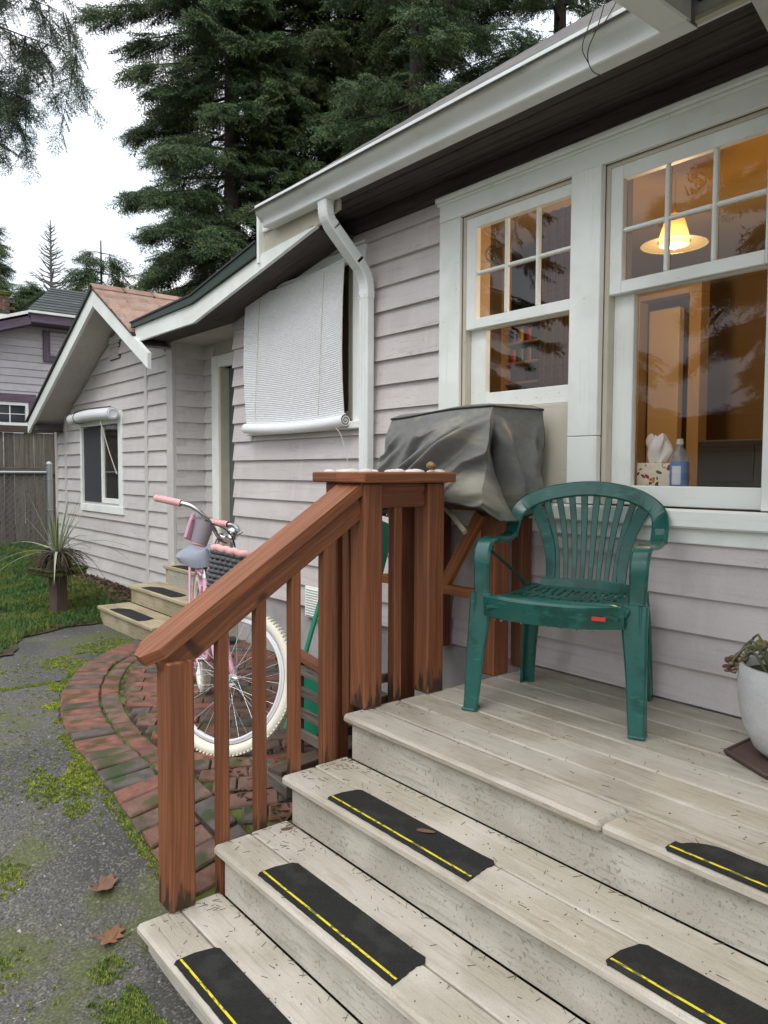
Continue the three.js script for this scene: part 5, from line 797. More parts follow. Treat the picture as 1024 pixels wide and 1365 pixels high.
// ---------------------------------------------------------------- plant on a pedestal, fences, neighbour
{
  reseed(101);
  const px = -4.62, pz = 0.78, y0 = g(px, pz), s = thing('plant_pedestal', 'dark mossy wooden pedestal standing in the grass', 'pedestal', [px, y0, pz], 0.3);
  obj('post', bx(-0.055, 0.055, -0.05, 0.36, -0.055, 0.055, 0.008), M.darkWood, s); obj('platform', bx(-0.17, 0.17, 0.36, 0.41, -0.17, 0.17, 0.008), std({ map: T.bed, color: lin(0.75, 0.75, 0.75), roughness: 1 }), s); obj('moss_rim', [bx(-0.18, 0.18, 0.395, 0.425, 0.14, 0.18, 0.01), bx(-0.18, 0.18, 0.395, 0.425, -0.18, -0.14, 0.01), bx(0.14, 0.18, 0.395, 0.424, -0.139, 0.139, 0.01), bx(-0.18, -0.14, 0.395, 0.424, -0.139, 0.139, 0.01)], std({ map: T.bed, color: lin(0.8, 0.9, 0.6), roughness: 1 }), s);
  const pot = thing('plant_pot', 'black pot on the mossy pedestal', 'pot', [px, y0 + 0.411, pz]); obj('pot_wall', new THREE.LatheGeometry([[0.0, 0], [0.1, 0], [0.125, 0.14], [0.13, 0.16], [0.115, 0.16], [0.11, 0.13], [0, 0.13]].map(([a, b]) => new THREE.Vector2(a, b)), 20), M.black, pot);
  const pl = thing('spiky_plant', 'spiky grassy plant with drooping dead blades in the black pot', 'plant', [px, y0 + 0.55, pz]);
  const green = [[0.12, 0.16, 0.06], [0.2, 0.23, 0.11], [0.08, 0.11, 0.04], [0.34, 0.36, 0.26]].map((c) => std({ color: lin(...c), roughness: 0.6 })), dead = [[0.07, 0.05, 0.03], [0.12, 0.09, 0.05], [0.05, 0.045, 0.02]].map((c) => std({ color: lin(...c), roughness: 0.9 }));
  const blade = (a, L, lift, droop, w) => { const pts = []; for (let i = 0; i <= 8; i++) { const t = i / 8, r = L * t * Math.cos(lift) + 0.02; pts.push([Math.cos(a) * r, L * t * Math.sin(lift) - droop * t * t, Math.sin(a) * r]); } return band(pts, pts.map((_, i) => { const k = w * (1 - (i / 8) ** 2 * 0.92); return [-Math.sin(a) * k, 0, Math.cos(a) * k]; }), pts.map(() => [0, 0.0012, 0]), 0.3); };
  for (let i = 0; i < 24; i++) obj('blade', blade(rr(0, 6.28), rr(0.35, 0.62), rr(0.75, 1.5), rr(0, 0.1), rr(0.006, 0.011)), pick(green), pl);
  for (let i = 0; i < 16; i++) obj('blade', blade(rr(0, 6.28), rr(0.45, 0.75), rr(0.15, 0.6), rr(0.15, 0.65), rr(0.006, 0.011)), pick(green), pl);
  const q = []; for (let i = 0; i < 420; i++) { const a = rr(0, 6.28), L = rr(0.1, 0.27), c = blade(a, L, rr(-0.1, 0.5), rr(0.05, 0.22), rr(0.002, 0.006)); c.translate(rr(-0.05, 0.05), rr(-0.08, 0.02), rr(-0.05, 0.05)); q.push(c); } obj('dead_blades', q.slice(0, 280), dead[0], pl).userData.kind = 'stuff'; obj('dead_blades', q.slice(280), dead[1], pl).userData.kind = 'stuff';

  const f = thing('plank_fence', 'tall weathered grey plank fence with a rail along the top', 'fence', [-10.5, 0, 0]);
  for (let i = 0; i < 38; i++) { const z0 = -1.35 + i * 0.145, m = obj('plank', cbox(0.022, 1.93, 0.14, 0.004), i === 1 || i === 2 || i === 3 ? M.stain[1] : pick(M.greyWood), f); m.position.set(rr(-0.008, 0.008), 1.15 + rr(-0.02, 0.02), z0); m.rotation.x = rr(-0.006, 0.006); }
  obj('top_rail', bx(-0.05, 0.06, 2.12, 2.22, -1.45, 4.2, 0.006), M.darkWood, f); obj('rail', bx(0.015, 0.06, 1.47, 1.58, -1.45, 4.2, 0.006), M.greyWood[1], f); obj('kick_board', bx(0.013, 0.05, 0.2, 0.38, -1.45, 4.2, 0.006), M.darkWood, f);
  const c = thing('chain_link_fence', 'galvanised chain-link fence with a round steel post', 'fence', [-9.5, 0, -0.5]), gy = 0.28; obj('post', rod([0, gy - 0.1, 0], [0, 1.62, 0], 0.045, 18), M.steel, c); obj('post_cap', at(new THREE.SphereGeometry(0.05, 16, 8, 0, 6.3, 0, 1.57), 0, 1.615, 0), M.steel, c); obj('top_rail', rod([0, 1.5, 0.045], [0, 1.5, 3.8], 0.022, 12), M.steel, c); for (const y of [0.45, 0.95, 1.4]) obj('tension_band', at(new THREE.TorusGeometry(0.047, 0.008, 6, 18).rotateX(Math.PI / 2), 0, y, 0), M.steel, c);
  const wire = [], y0w = gy + 0.05, y1w = 1.49, S = 0.09; for (let k = -18; k < 46; k++) for (const d of [1, -1]) { let za = k * S, zb = za + d * (y1w - y0w); let A = [0, y0w, za], B = [0, y1w, zb]; const clip = (P, Q, lim, ge) => { const t = (lim - P[2]) / (Q[2] - P[2]); return [0, lerp(P[1], Q[1], t), lim]; }; if (Math.max(za, zb) < 0.05 || Math.min(za, zb) > 3.7) continue; if (A[2] < 0.05) A = clip(A, B, 0.05); if (B[2] < 0.05) B = clip(B, A, 0.05); if (A[2] > 3.7) A = clip(A, B, 3.7); if (B[2] > 3.7) B = clip(B, A, 3.7); wire.push(rod(A, B, 0.0032, 4)); } obj('wire_mesh', wire, std({ color: lin(0.16, 0.165, 0.165), metalness: 0.5, roughness: 0.6 }), c).userData.kind = 'stuff';

  // neighbouring house: its side faces our yard
  const n = thing('neighbour_house', 'lavender grey house with purple trim and slate grey roof behind the fence', 'house', [-15, 0, 0]);
  obj('wall_core', [prism([[-3.2, 0], [6, 0], [6, 3.4], [0.05, 4.55], [-3.2, 4.55]].map(([a, b]) => [a, b]), -6, -0.02).rotateY(Math.PI / 2).scale(1, 1, -1)], M.neighbour[0], n);
  for (let y = 0.4; y < 4.6; y += 0.155) { const zr = y < 3.4 ? 6 : Math.min(6, 0.05 + (4.6 - y) * 5); const q = lap(0, zr + 3.2, 0, zr + 3.2, y, y + 0.16, 0); q.rotateY(Math.PI / 2).translate(0, 0, zr); obj('siding_board', q, pick(M.neighbour), n); }
  const zp = -2.2; obj('fascia', [bx(0.0, 0.5, 4.56, 4.74, -5.0, -1.56, 0.01)], M.purple, n); obj('eave_strip', [bx(0.0, 0.55, 4.741, 4.80, -5.1, -1.52, 0.008)], M.white, n); obj('barge_board', [beam([0.25, 4.62, -1.55], [0.25, 3.2, 2.6], 0.5, 0.2)], M.purple, n); obj('barge_strip', [beam([0.27, 4.745, -1.5], [0.27, 3.33, 2.62], 0.55, 0.06)], M.white, n);
  const roof = sub('roof', n); { const t = []; for (let i = 0; i < 10; i++) { const u0 = i / 10, u1 = (i + 1) / 10, lo = (u) => [0.55 - u * 2.4, 4.8 + u * 1.05]; const [xa, ya] = lo(u0), [xb, yb] = lo(u1), wl = (u) => lerp(-1.5, -2.65, u), wr = (u) => lerp(-5.1, -3.9, u); const m = obj('shingle_course', tris([[xa, ya + 0.02, wl(u0)], [xa, ya + 0.02, wr(u0)], [xb, yb, wr(u1)], [xa, ya + 0.02, wl(u0)], [xb, yb, wr(u1)], [xb, yb, wl(u1)], [xa, ya + 0.02, wl(u0)], [xa, ya, wl(u0)], [xa, ya, wr(u0)], [xa, ya + 0.02, wl(u0)], [xa, ya, wr(u0)], [xa, ya + 0.02, wr(u0)]]), pick(M.shingleSlate), roof); planarUV(m.geometry);
      const m2 = obj('shingle_course', tris([[xa, ya + 0.02, wl(u0)], [xb, yb, wl(u1)], [-5, yb - 0.02, wl(u1)], [xa, ya + 0.02, wl(u0)], [-5, yb - 0.02, wl(u1)], [-5, ya, wl(u0)]]), pick(M.shingleSlate), roof); planarUV(m2.geometry); } obj('lower_slope', prism([[1.56, 4.75], [-2.6, 3.36], [-2.6, 3.30], [1.56, 4.69]], -5, 0.5).rotateY(Math.PI / 2), M.shingleSlate[0], roof); }
  const v = sub('gable_vent', n); obj('vent_frame', [bx(0.02, 0.07, 3.84, 4.5, -2.05, -1.92), bx(0.02, 0.07, 3.84, 4.5, -2.95, -2.82), bx(0.02, 0.07, 3.84, 3.96, -2.82, -2.05)], M.purple, v); for (let i = 0; i < 6; i++) obj('slat', at(cbox(0.06, 0.07, 0.76, 0.004).rotateZ(-0.5), 0.04, 4.02 + i * 0.085, -2.435), M.neighbour[2], v); obj('vent_back', bx(0.0, 0.02, 3.96, 4.5, -2.82, -2.05), M.black, v);
  const w = sub('window', n); obj('head_trim', [bx(0.02, 0.08, 2.95, 3.12, -1.75, 1.2), bx(0.02, 0.08, 2.3, 2.949, -1.75, -1.6)], M.purple, w); obj('frame', [bx(0.021, 0.06, 2.88, 2.949, -1.6, 1.0), bx(0.021, 0.06, 2.46, 2.52, -1.6, 1.0), bx(0.021, 0.06, 2.521, 2.879, -1.6, -1.54)], M.white, w);
  for (let i = 0; i < 8; i++) for (let j = 0; j < 2; j++) obj('pane', bx(0.022, 0.03, 2.53 + j * 0.18, 2.69 + j * 0.18, -1.53 + i * 0.3, -1.25 + i * 0.3, 0.002), M.darkGlass, w); for (let i = 0; i < 8; i++) obj('muntin', bx(0.022, 0.045, 2.521, 2.879, -1.25 + i * 0.3, -1.23 + i * 0.3, 0.002), M.white, w); obj('muntin', bx(0.022, 0.044, 2.692, 2.708, -1.53, 0.9, 0.002), M.white, w);
  const ch = sub('chimney', n); for (let r = 0; r < 14; r++) for (let k = 0; k < 3; k++) obj('brick', bx(-0.75 + 0.0, -0.3, 4.15 + r * 0.075, 4.215 + r * 0.075, -1.36 + k * 0.22 + (r % 2) * 0.1 - 0.1, -1.155 + k * 0.22 + (r % 2) * 0.1 - 0.1, 0.005), pick(M.brick), ch); obj('mortar_core', bx(-0.73, -0.32, 3.6, 5.19, -1.34, -0.82), M.concrete, ch); obj('chimney_cap', bx(-0.8, -0.26, 5.195, 5.28, -1.4, -0.74, 0.02), std({ map: T.bed, roughness: 1 }), ch); obj('flue', at(new THREE.CylinderGeometry(0.1, 0.1, 0.5, 16), -0.53, 5.52, -1.15), M.darkWood, ch);
}
// ---------------------------------------------------------------- trees
function twigGeometry(seed, len = 0.5, pairs = 7, needle = 0.05, width = 0.017) {   // a flat spray of needles on side twigs
  reseed(seed); const t = [];
  const fringe = (a, b, n) => { const A = V(...a), B = V(...b), d = B.clone().sub(A).normalize(), up = V(0, 1, 0), s = d.clone().cross(up).normalize(), u2 = s.clone().cross(d); for (let i = 0; i < n; i++) { const p = A.clone().lerp(B, (i + 0.4) / n), ph = rr(0, 6.28), o = s.clone().multiplyScalar(Math.cos(ph)).addScaledVector(u2, Math.sin(ph) * 0.7).addScaledVector(d, 0.75).normalize(); const e = d.clone().multiplyScalar(width * 0.5).addScaledVector(u2, rr(-0.4, 0.4) * width); const tip = p.clone().addScaledVector(o, needle * rr(0.7, 1.2)); t.push(p.clone().sub(e).toArray(), p.clone().add(e).toArray(), tip.toArray()); } };
  fringe([0, 0, 0], [len, -0.02, 0], 22);
  for (let k = 0; k < pairs; k++) for (const s of [-1, 1]) { const x = len * (0.08 + 0.8 * k / pairs) + rr(-0.01, 0.01), L = len * 0.46 * (1 - 0.62 * k / pairs) * rr(0.75, 1.15), an = rr(0.7, 1.05); const e = [x + L * Math.cos(an), -0.05 * L / 0.2 + rr(-0.03, 0.02), s * L * Math.sin(an)]; fringe([x, -0.004, 0], e, Math.max(5, Math.round(L / 0.0155))); }
  return tris(t);
}
const twigs = [twigGeometry(1), twigGeometry(2), twigGeometry(3, 0.5, 6)];
const needleMat = std({ color: lin(1, 1, 1), roughness: 0.65, side: THREE.DoubleSide });
function conifer({ name = 'conifer', label, x, z, h, y0, rad, seed, dens = 1, tone = [0.058, 0.104, 0.038], lean = 0, sag = 0.3, bare = 1, barkMat = M.bark, r0 = 0.3, scale = 1, group, step = 0.3, full = 0.55, limbK = 1 }) {
  const base = g(x, z), tree = thing(name, label, 'tree', [x, base - 0.05, z], 0, group); reseed(seed);
  obj('trunk', [at(new THREE.CylinderGeometry(r0 * 0.12, r0, h, 12, 6), 0, h / 2, 0)], barkMat, tree);
  const limbs = [], mats = [[], [], []], q = new THREE.Quaternion(), X = V(1, 0, 0), mm = new THREE.Matrix4();
  for (let y = y0; y < h - 0.3; y += step * rr(0.7, 1.3)) {
    const k = (y - y0) / (h - y0), R = rad * (k < full ? lerp(0.75, 1, Math.sin(k / full * Math.PI / 2)) : (1 - k) / (1 - full)) * rr(0.6, 1.12) + 0.25, az = rr(0, 6.283), nb = 2;
    for (let b = 0; b < nb; b++) {
      const a = az + b * Math.PI * 2 / nb + rr(-0.5, 0.5), L = R * rr(0.75, 1.1), up = lerp(0.05, 0.35, k), pt = (t) => V(Math.cos(a) * L * t, y + L * (up * t - sag * t * t * 1.6 + 0.12 * t ** 5), Math.sin(a) * L * t);
      const p0 = pt(0), p1 = pt(0.5), p2 = pt(1), rb = (0.012 + 0.016 * L) * limbK; limbs.push(rod(p0.toArray(), p1.toArray(), rb, 5, rb * 0.6), rod(p1.toArray(), p2.toArray(), rb * 0.6, 5, rb * 0.12));
      if (k > bare) { for (let i = 0; i < 7; i++) { const t = rr(0.3, 0.95), c = pt(t), e = c.clone().add(V(Math.cos(a + rr(-1, 1)) * 0.3 * L * 0.6, rr(-0.1, 0.25) * L * 0.4, Math.sin(a + rr(-1, 1)) * 0.3 * L * 0.6)); limbs.push(rod(c.toArray(), e.toArray(), rb * 0.3, 4, rb * 0.08)); } continue; }
      const n = Math.max(4, Math.round(L * 24 * dens / scale));
      for (let i = 0; i < n; i++) {
        const t = 0.04 + 0.98 * rnd() ** 0.62, c = pt(Math.min(t, 1)), sd = rr(-1, 1), dir = V(Math.cos(a + sd * 0.95), -sag - rr(0, 0.75), Math.sin(a + sd * 0.95)).normalize();
        c.add(V(-Math.sin(a) * sd * 0.22 * L * (1.1 - t), rr(-0.16, 0.06), Math.cos(a) * sd * 0.22 * L * (1.1 - t)));
        q.setFromUnitVectors(X, dir).multiply(new THREE.Quaternion().setFromAxisAngle(X, rr(-0.7, 0.7))); const s = rr(0.9, 1.6) * scale; mm.compose(c, q, V(s, s, s)); mats[Math.floor(rnd() * 3)].push([mm.clone(), rr(0.6, 1.35), rnd()]);
      }
    }
  }
  obj('limbs', limbs, barkMat, tree);
  mats.forEach((l, i) => { if (!l.length) return; const im = new THREE.InstancedMesh(twigs[i], needleMat, l.length); im.name = 'crown'; l.forEach(([m, b, w], j) => { im.setMatrixAt(j, m); im.setColorAt(j, lin(tone[0] * b * lerp(0.85, 1.35, w), tone[1] * b * lerp(0.95, 1.1, w), tone[2] * b * lerp(1.1, 0.8, w))); }); im.castShadow = im.receiveShadow = true; im.userData.kind = 'stuff'; tree.add(im); });
  return tree;
}
const G1 = 'conifers behind the house';
conifer({ name: 'fir_tree', label: 'broad dense dark green fir behind the small brown wing roof', x: -16.1, z: -7.0, h: 25, y0: 2, rad: 2.7, seed: 301, dens: 1.5, group: G1, step: 0.22 });
conifer({ name: 'fir_tree', label: 'tall dense fir beside the broad one, above the white downspout', x: -15.6, z: -9.6, h: 26, y0: 3, rad: 2.8, seed: 302, dens: 1.3, step: 0.24, group: G1, tone: [0.07, 0.112, 0.036] });
conifer({ name: 'fir_tree', label: 'thin-crowned fir with a bare dark trunk showing above the gutter', x: -11.3, z: -9.2, h: 24, y0: 4.5, rad: 2.3, seed: 303, dens: 0.85, group: G1, step: 0.34, r0: 0.27 });
conifer({ name: 'fir_tree', label: 'fir half hidden behind the thin-crowned bare-trunked fir', x: -14.2, z: -10.6, h: 25, y0: 3.5, rad: 2.4, seed: 304, dens: 1.15, step: 0.26, group: G1, r0: 0.25 });
conifer({ name: 'fir_tree', label: 'fir whose branches reach over the grey roof shingles', x: -10.6, z: -13.5, h: 24, y0: 5, rad: 3.2, seed: 305, dens: 1.05, group: G1 });
conifer({ name: 'fir_tree', label: 'low young fir at the foot of the broad dense fir', x: -21.5, z: -5.4, h: 8.2, y0: 1, rad: 2.0, seed: 306, dens: 1.2, group: G1, r0: 0.14 });
conifer({ name: 'spruce_tree', label: 'thin distant conifer with bare grey branches in its upper half', x: -45.8, z: -10.75, h: 16, y0: 7, rad: 2.1, seed: 307, dens: 1.6, bare: 0.5, barkMat: M.barkGrey, r0: 0.25, step: 0.12, sag: -0.15, full: 0.1, limbK: 2.0, scale: 1.5 });
conifer({ name: 'spruce_tree', label: 'distant dark conifer beside the neighbour chimney', x: -41, z: -6.2, h: 14.2, y0: 6, rad: 2.2, seed: 308, dens: 1.8, scale: 1.4, r0: 0.2, sag: 0.1, full: 0.1 });
{ // large hemlock whose branches hang in from the left: trunk on the lawn out of frame
  reseed(401); const x = -7.6, z = 4.0, t = thing('hemlock_tree', 'dark hemlock with limbs hanging down over the lawn', 'tree', [x, g(x, z) - 0.05, z]), limbs = [], mats = [[], [], []], q = new THREE.Quaternion(), X = V(1, 0, 0), mm = new THREE.Matrix4();
  obj('trunk', at(new THREE.CylinderGeometry(0.08, 0.3, 13, 14, 6), 0, 6.5, 0), M.bark, t);
  const spray = (c, dir, s) => { q.setFromUnitVectors(X, dir).multiply(new THREE.Quaternion().setFromAxisAngle(X, rr(-1, 1))); mm.compose(c, q, V(s, s, s)); mats[Math.floor(rnd() * 3)].push([mm.clone(), rr(0.6, 1.3)]); };
  const ends = [[-5.36, 6.3, 0.68], [-5.27, 5.8, 0.44], [-5.17, 5.4, 0.38], [-5.6, 5.7, 1.1], [-5.6, 6.7, 0.85], [-5.9, 6.9, 1.2], [-5.7, 5.4, 1.0], [-5.45, 5.0, 0.75]];
  for (let i = 0; i < 16; i++) { const a = rr(0.4, 5.2), y = rr(4, 12), L = rr(1.5, 2.8); ends.push([x + Math.cos(a) * L, y, z + Math.sin(a) * L]); }
  ends.forEach(([ex, ey, ez], bi) => {
    const A = V(0, Math.min(ey + 0.55, 12.5), 0), B = V(ex - x, ey - g(x, z), ez - z), mid = A.clone().lerp(B, 0.5).add(V(0, 0.35, 0)), cv = new THREE.QuadraticBezierCurve3(A, mid, B); const cp = cv.getPoints(6);
    for (let i = 0; i < 6; i++) limbs.push(rod(cp[i].toArray(), cp[i + 1].toArray(), 0.035 * (1 - i / 6.5), 5, 0.035 * (1 - (i + 1) / 6.5)));
    const front = bi < 8, N = front ? 34 : 8;
    for (let k = 0; k < N; k++) { // hanging branchlets
      const u = front ? rr(0.6, 1.02) : rr(0.45, 1), c = cv.getPoint(Math.min(1, u)), len = rr(0.25, front ? 0.7 : 0.6), side = V(rr(-0.45, 0.45), 0, rr(-0.45, 0.45)), e = c.clone().add(side).add(V(0, -len, 0)); limbs.push(rod(c.toArray(), e.toArray(), 0.006, 4, 0.002));
      for (let i = 0; i < 13; i++) { const p = c.clone().lerp(e, i / 12), d = V(rr(-1, 1), rr(-1.6, -0.35), rr(-1, 1)).normalize(); spray(p, d, rr(0.3, 0.5)); }
    }
  });
  obj('limbs', limbs, M.bark, t); mats.forEach((l, i) => { const im = new THREE.InstancedMesh(twigs[i], needleMat, l.length); im.name = 'crown'; l.forEach(([m, b], j) => { im.setMatrixAt(j, m); im.setColorAt(j, lin(0.046 * b, 0.076 * b, 0.038 * b)); }); im.castShadow = im.receiveShadow = true; im.userData.kind = 'stuff'; t.add(im); });
}
// trees and a garage across the yard, seen only as reflections in the window glass
const G2 = 'trees across the yard mirrored in the windows';
conifer({ name: 'yard_tree', label: 'fir across the yard mirrored in the window with the lamp', x: -5.4, z: 15.5, h: 13, y0: 2, rad: 2.6, seed: 501, dens: 0.7, group: G2 });
conifer({ name: 'yard_tree', label: 'fir across the yard mirrored in the window over the cover', x: -15.5, z: 14.5, h: 15, y0: 2, rad: 3.0, seed: 502, dens: 0.7, group: G2 });
conifer({ name: 'yard_tree', label: 'lower fir across the yard mirrored between the two taller ones', x: -10.6, z: 16.5, h: 5.6, y0: 1, rad: 2.4, seed: 503, dens: 0.7, group: G2 });
{
  const s = thing('garage', 'low grey garage across the yard mirrored in the large pane', 'garage', [-5, 0, 10.4]); obj('wall', bx(-3.2, 3.4, 0, 2.05, 0, 4), M.sidingGrey[1], s); obj('roof', prism([[-0.35, 1.98], [2, 2.62], [4.4, 1.98], [4.4, 2.05], [2, 2.7], [-0.35, 2.05]], -3.5, 3.7).rotateY(Math.PI / 2).scale(1, 1, -1), M.shingleGrey[2], s); obj('door', bx(-1, 1.4, 0, 1.9, -0.04, -0.003), M.white, s);
}
// ---------------------------------------------------------------- kitchen things
{
  const lampPos = [0.095, 2.69, -0.9], l = thing('pendant_lamp', 'lit yellow pendant lamp with wide brim hanging in the kitchen', 'lamp', lampPos);
  const shade = new THREE.MeshPhysicalMaterial({ color: lin(0.8, 0.55, 0.2), roughness: 0.9, transmission: 0.4, thickness: 0, side: THREE.DoubleSide });
  obj('shade', new THREE.LatheGeometry([[0.085, 0.0], [0.085, 0.05], [0.06, 0.14], [0.045, 0.175], [0.02, 0.185]].map(([a, b]) => new THREE.Vector2(a, b)), 40), shade, l);
  obj('brim', new THREE.LatheGeometry([[0.087, 0.02], [0.13, 0.012], [0.188, 0.004], [0.19, 0.0]].map(([a, b]) => new THREE.Vector2(a, b)), 48), new THREE.MeshPhysicalMaterial({ color: lin(0.5, 0.42, 0.2), roughness: 0.25, transmission: 0.9, thickness: 0, side: THREE.DoubleSide }), l);
  obj('bulb', at(new THREE.SphereGeometry(0.045, 20, 14).scale(1, 1.1, 1), 0, 0.025, 0), std({ color: lin(1, 0.9, 0.7), emissive: lin(1, 0.72, 0.34), emissiveIntensity: 2.2 }), l); obj('cord', rod([0, 0.18, 0], [0, 0.43, 0], 0.004, 6), M.cream, l);
  l.scale.setScalar(0.85); const p = new THREE.PointLight(new THREE.Color(1, 0.68, 0.38), 1.9, 0, 2); p.position.set(lampPos[0], lampPos[1] - 0.13, lampPos[2]); p.castShadow = true; p.shadow.radius = 2.2; p.name = 'lamp_light'; scene.add(p);
  reseed(611);
  const tb = thing('tissue_box', 'floral tissue box with a white tissue on the inner windowsill', 'tissue box', [0.46, 1.457, -0.19], 0.25);
  const floral = tex(256, (u, v) => { let c = [0.86, 0.82, 0.74]; for (let i = 0; i < 26; i++) { const fx = H[i * 7 + 50], fy = H[i * 7 + 51], rx = 0.035 + 0.06 * H[i * 7 + 52], a = H[i * 7 + 53] * 6.28, dx = u - fx, dy = v - fy, X = dx * Math.cos(a) + dy * Math.sin(a), Y = -dx * Math.sin(a) + dy * Math.cos(a); if ((X / rx) ** 2 + (Y / (rx * 0.45)) ** 2 < 1) c = i % 3 === 0 ? [0.5, 0.1, 0.14] : i % 3 === 1 ? [0.16, 0.24, 0.15] : [0.75, 0.5, 0.2]; } return c; }, [0.14, 0.14]);
  obj('box', at(cbox(0.14, 0.12, 0.11, 0.003), 0, 0.06, 0), std({ map: floral, roughness: 0.6 }), tb); { const q = new THREE.ConeGeometry(0.055, 0.13, 24, 8, true), a = q.attributes.position; for (let i = 0; i < a.count; i++) { const x = a.getX(i), y = a.getY(i), z = a.getZ(i), t = (y + 0.065) / 0.13, an = Math.atan2(z, x), r = (0.018 + 0.03 * Math.sin(t * 3.0)) * (1 + 0.35 * Math.sin(an * 3 + t * 5)); a.setXYZ(i, Math.cos(an) * r, y + 0.012 * Math.sin(an * 4), Math.sin(an) * r * 0.6); } q.computeVertexNormals(); obj('tissue', at(q, 0, 0.18, 0), std({ color: lin(0.8, 0.79, 0.76), side: THREE.DoubleSide, roughness: 0.9 }), tb); }
  const b = thing('soap_bottle', 'clear bottle with blue label on the inner windowsill', 'bottle', [0.575, 1.457, -0.16]); obj('bottle_body', new THREE.LatheGeometry([[0, 0], [0.034, 0], [0.036, 0.02], [0.036, 0.13], [0.026, 0.16], [0.012, 0.185], [0.012, 0.2]].map(([a, c]) => new THREE.Vector2(a, c)), 24), new THREE.MeshPhysicalMaterial({ color: lin(0.8, 0.85, 0.9), transmission: 0.85, thickness: 0, roughness: 0.1, side: THREE.DoubleSide }), b); obj('label', at(new THREE.CylinderGeometry(0.0368, 0.0368, 0.1, 24, 1, true), 0, 0.075, 0), std({ color: lin(0.1, 0.2, 0.45), roughness: 0.5 }), b); obj('label_text', at(new THREE.CylinderGeometry(0.0374, 0.0374, 0.075, 12, 1, true, -0.35, 1.0), 0, 0.07, 0), std({ color: lin(0.6, 0.65, 0.66), roughness: 0.5 }), b); obj('cap', at(new THREE.CylinderGeometry(0.013, 0.015, 0.022, 14), 0, 0.205, 0), M.cream, b);
  const mw = thing('microwave_oven', 'black microwave oven on the kitchen counter', 'microwave', [0.22, 1.46, -1.55]); obj('case', at(cbox(0.46, 0.26, 0.34, 0.008), 0, 0.13, 0), M.black, mw); obj('door_glass', at(cbox(0.3, 0.2, 0.006, 0.002), -0.06, 0.13, 0.174), M.darkGlass, mw);
  const ct = thing('kitchen_counter', 'brown wooden kitchen counter below the microwave', 'cabinet', [0.3, 0.8, -1.5]); obj('worktop', at(cbox(1.0, 0.04, 0.6, 0.004), 0.1, 0.635, 0), M.darkWood, ct); obj('drawer_front', at(cbox(0.46, 0.16, 0.02, 0.004), -0.15, 0.53, 0.3), M.orange, ct); obj('drawer_front', at(cbox(0.46, 0.16, 0.02, 0.004), 0.34, 0.53, 0.3), M.orange, ct); obj('carcass', at(cbox(0.98, 0.6, 0.56, 0.004), 0.1, 0.31, 0), M.tanDark, ct);
  const sh = thing('pantry_shelves', 'light wooden pantry shelves holding cans', 'shelf', [-1.285, 2.0, -1.5]); [0.16, 0.3, 0.44, 0.58].forEach((y) => obj('shelf', at(cbox(0.40, 0.018, 0.22, 0.003), 0, y, 0), M.tanLight, sh)); obj('back', at(cbox(0.40, 0.9, 0.02, 0.003), 0, 0.2, -0.13), M.tanDark, sh);
  const labels = [['red', [0.4, 0.04, 0.03]], ['dark blue', [0.05, 0.06, 0.2]], ['green', [0.08, 0.16, 0.06]], ['yellow', [0.5, 0.33, 0.05]], ['brown', [0.2, 0.09, 0.04]]];
  for (const [y, row] of [[0.309, 'lower'], [0.449, 'upper']]) for (let i = 0; i < 5; i++) { const [cn, c] = labels[(i * 2 + (row === 'upper' ? 1 : 0)) % 5], k = thing('food_can', `can with ${cn} label on the ${row} visible pantry shelf`, 'can', [-1.43 + i * 0.07, 2.0 + y, -1.44], 0, 'cans on the pantry shelves'); obj('can_wall', at(new THREE.CylinderGeometry(0.03, 0.03, 0.085, 18), 0, 0.044, 0), std({ color: lin(...c), roughness: 0.4 }), k); obj('can_rim', [at(new THREE.TorusGeometry(0.03, 0.002, 6, 18).rotateX(Math.PI / 2), 0, 0.0865, 0)], M.steel, k); }
}
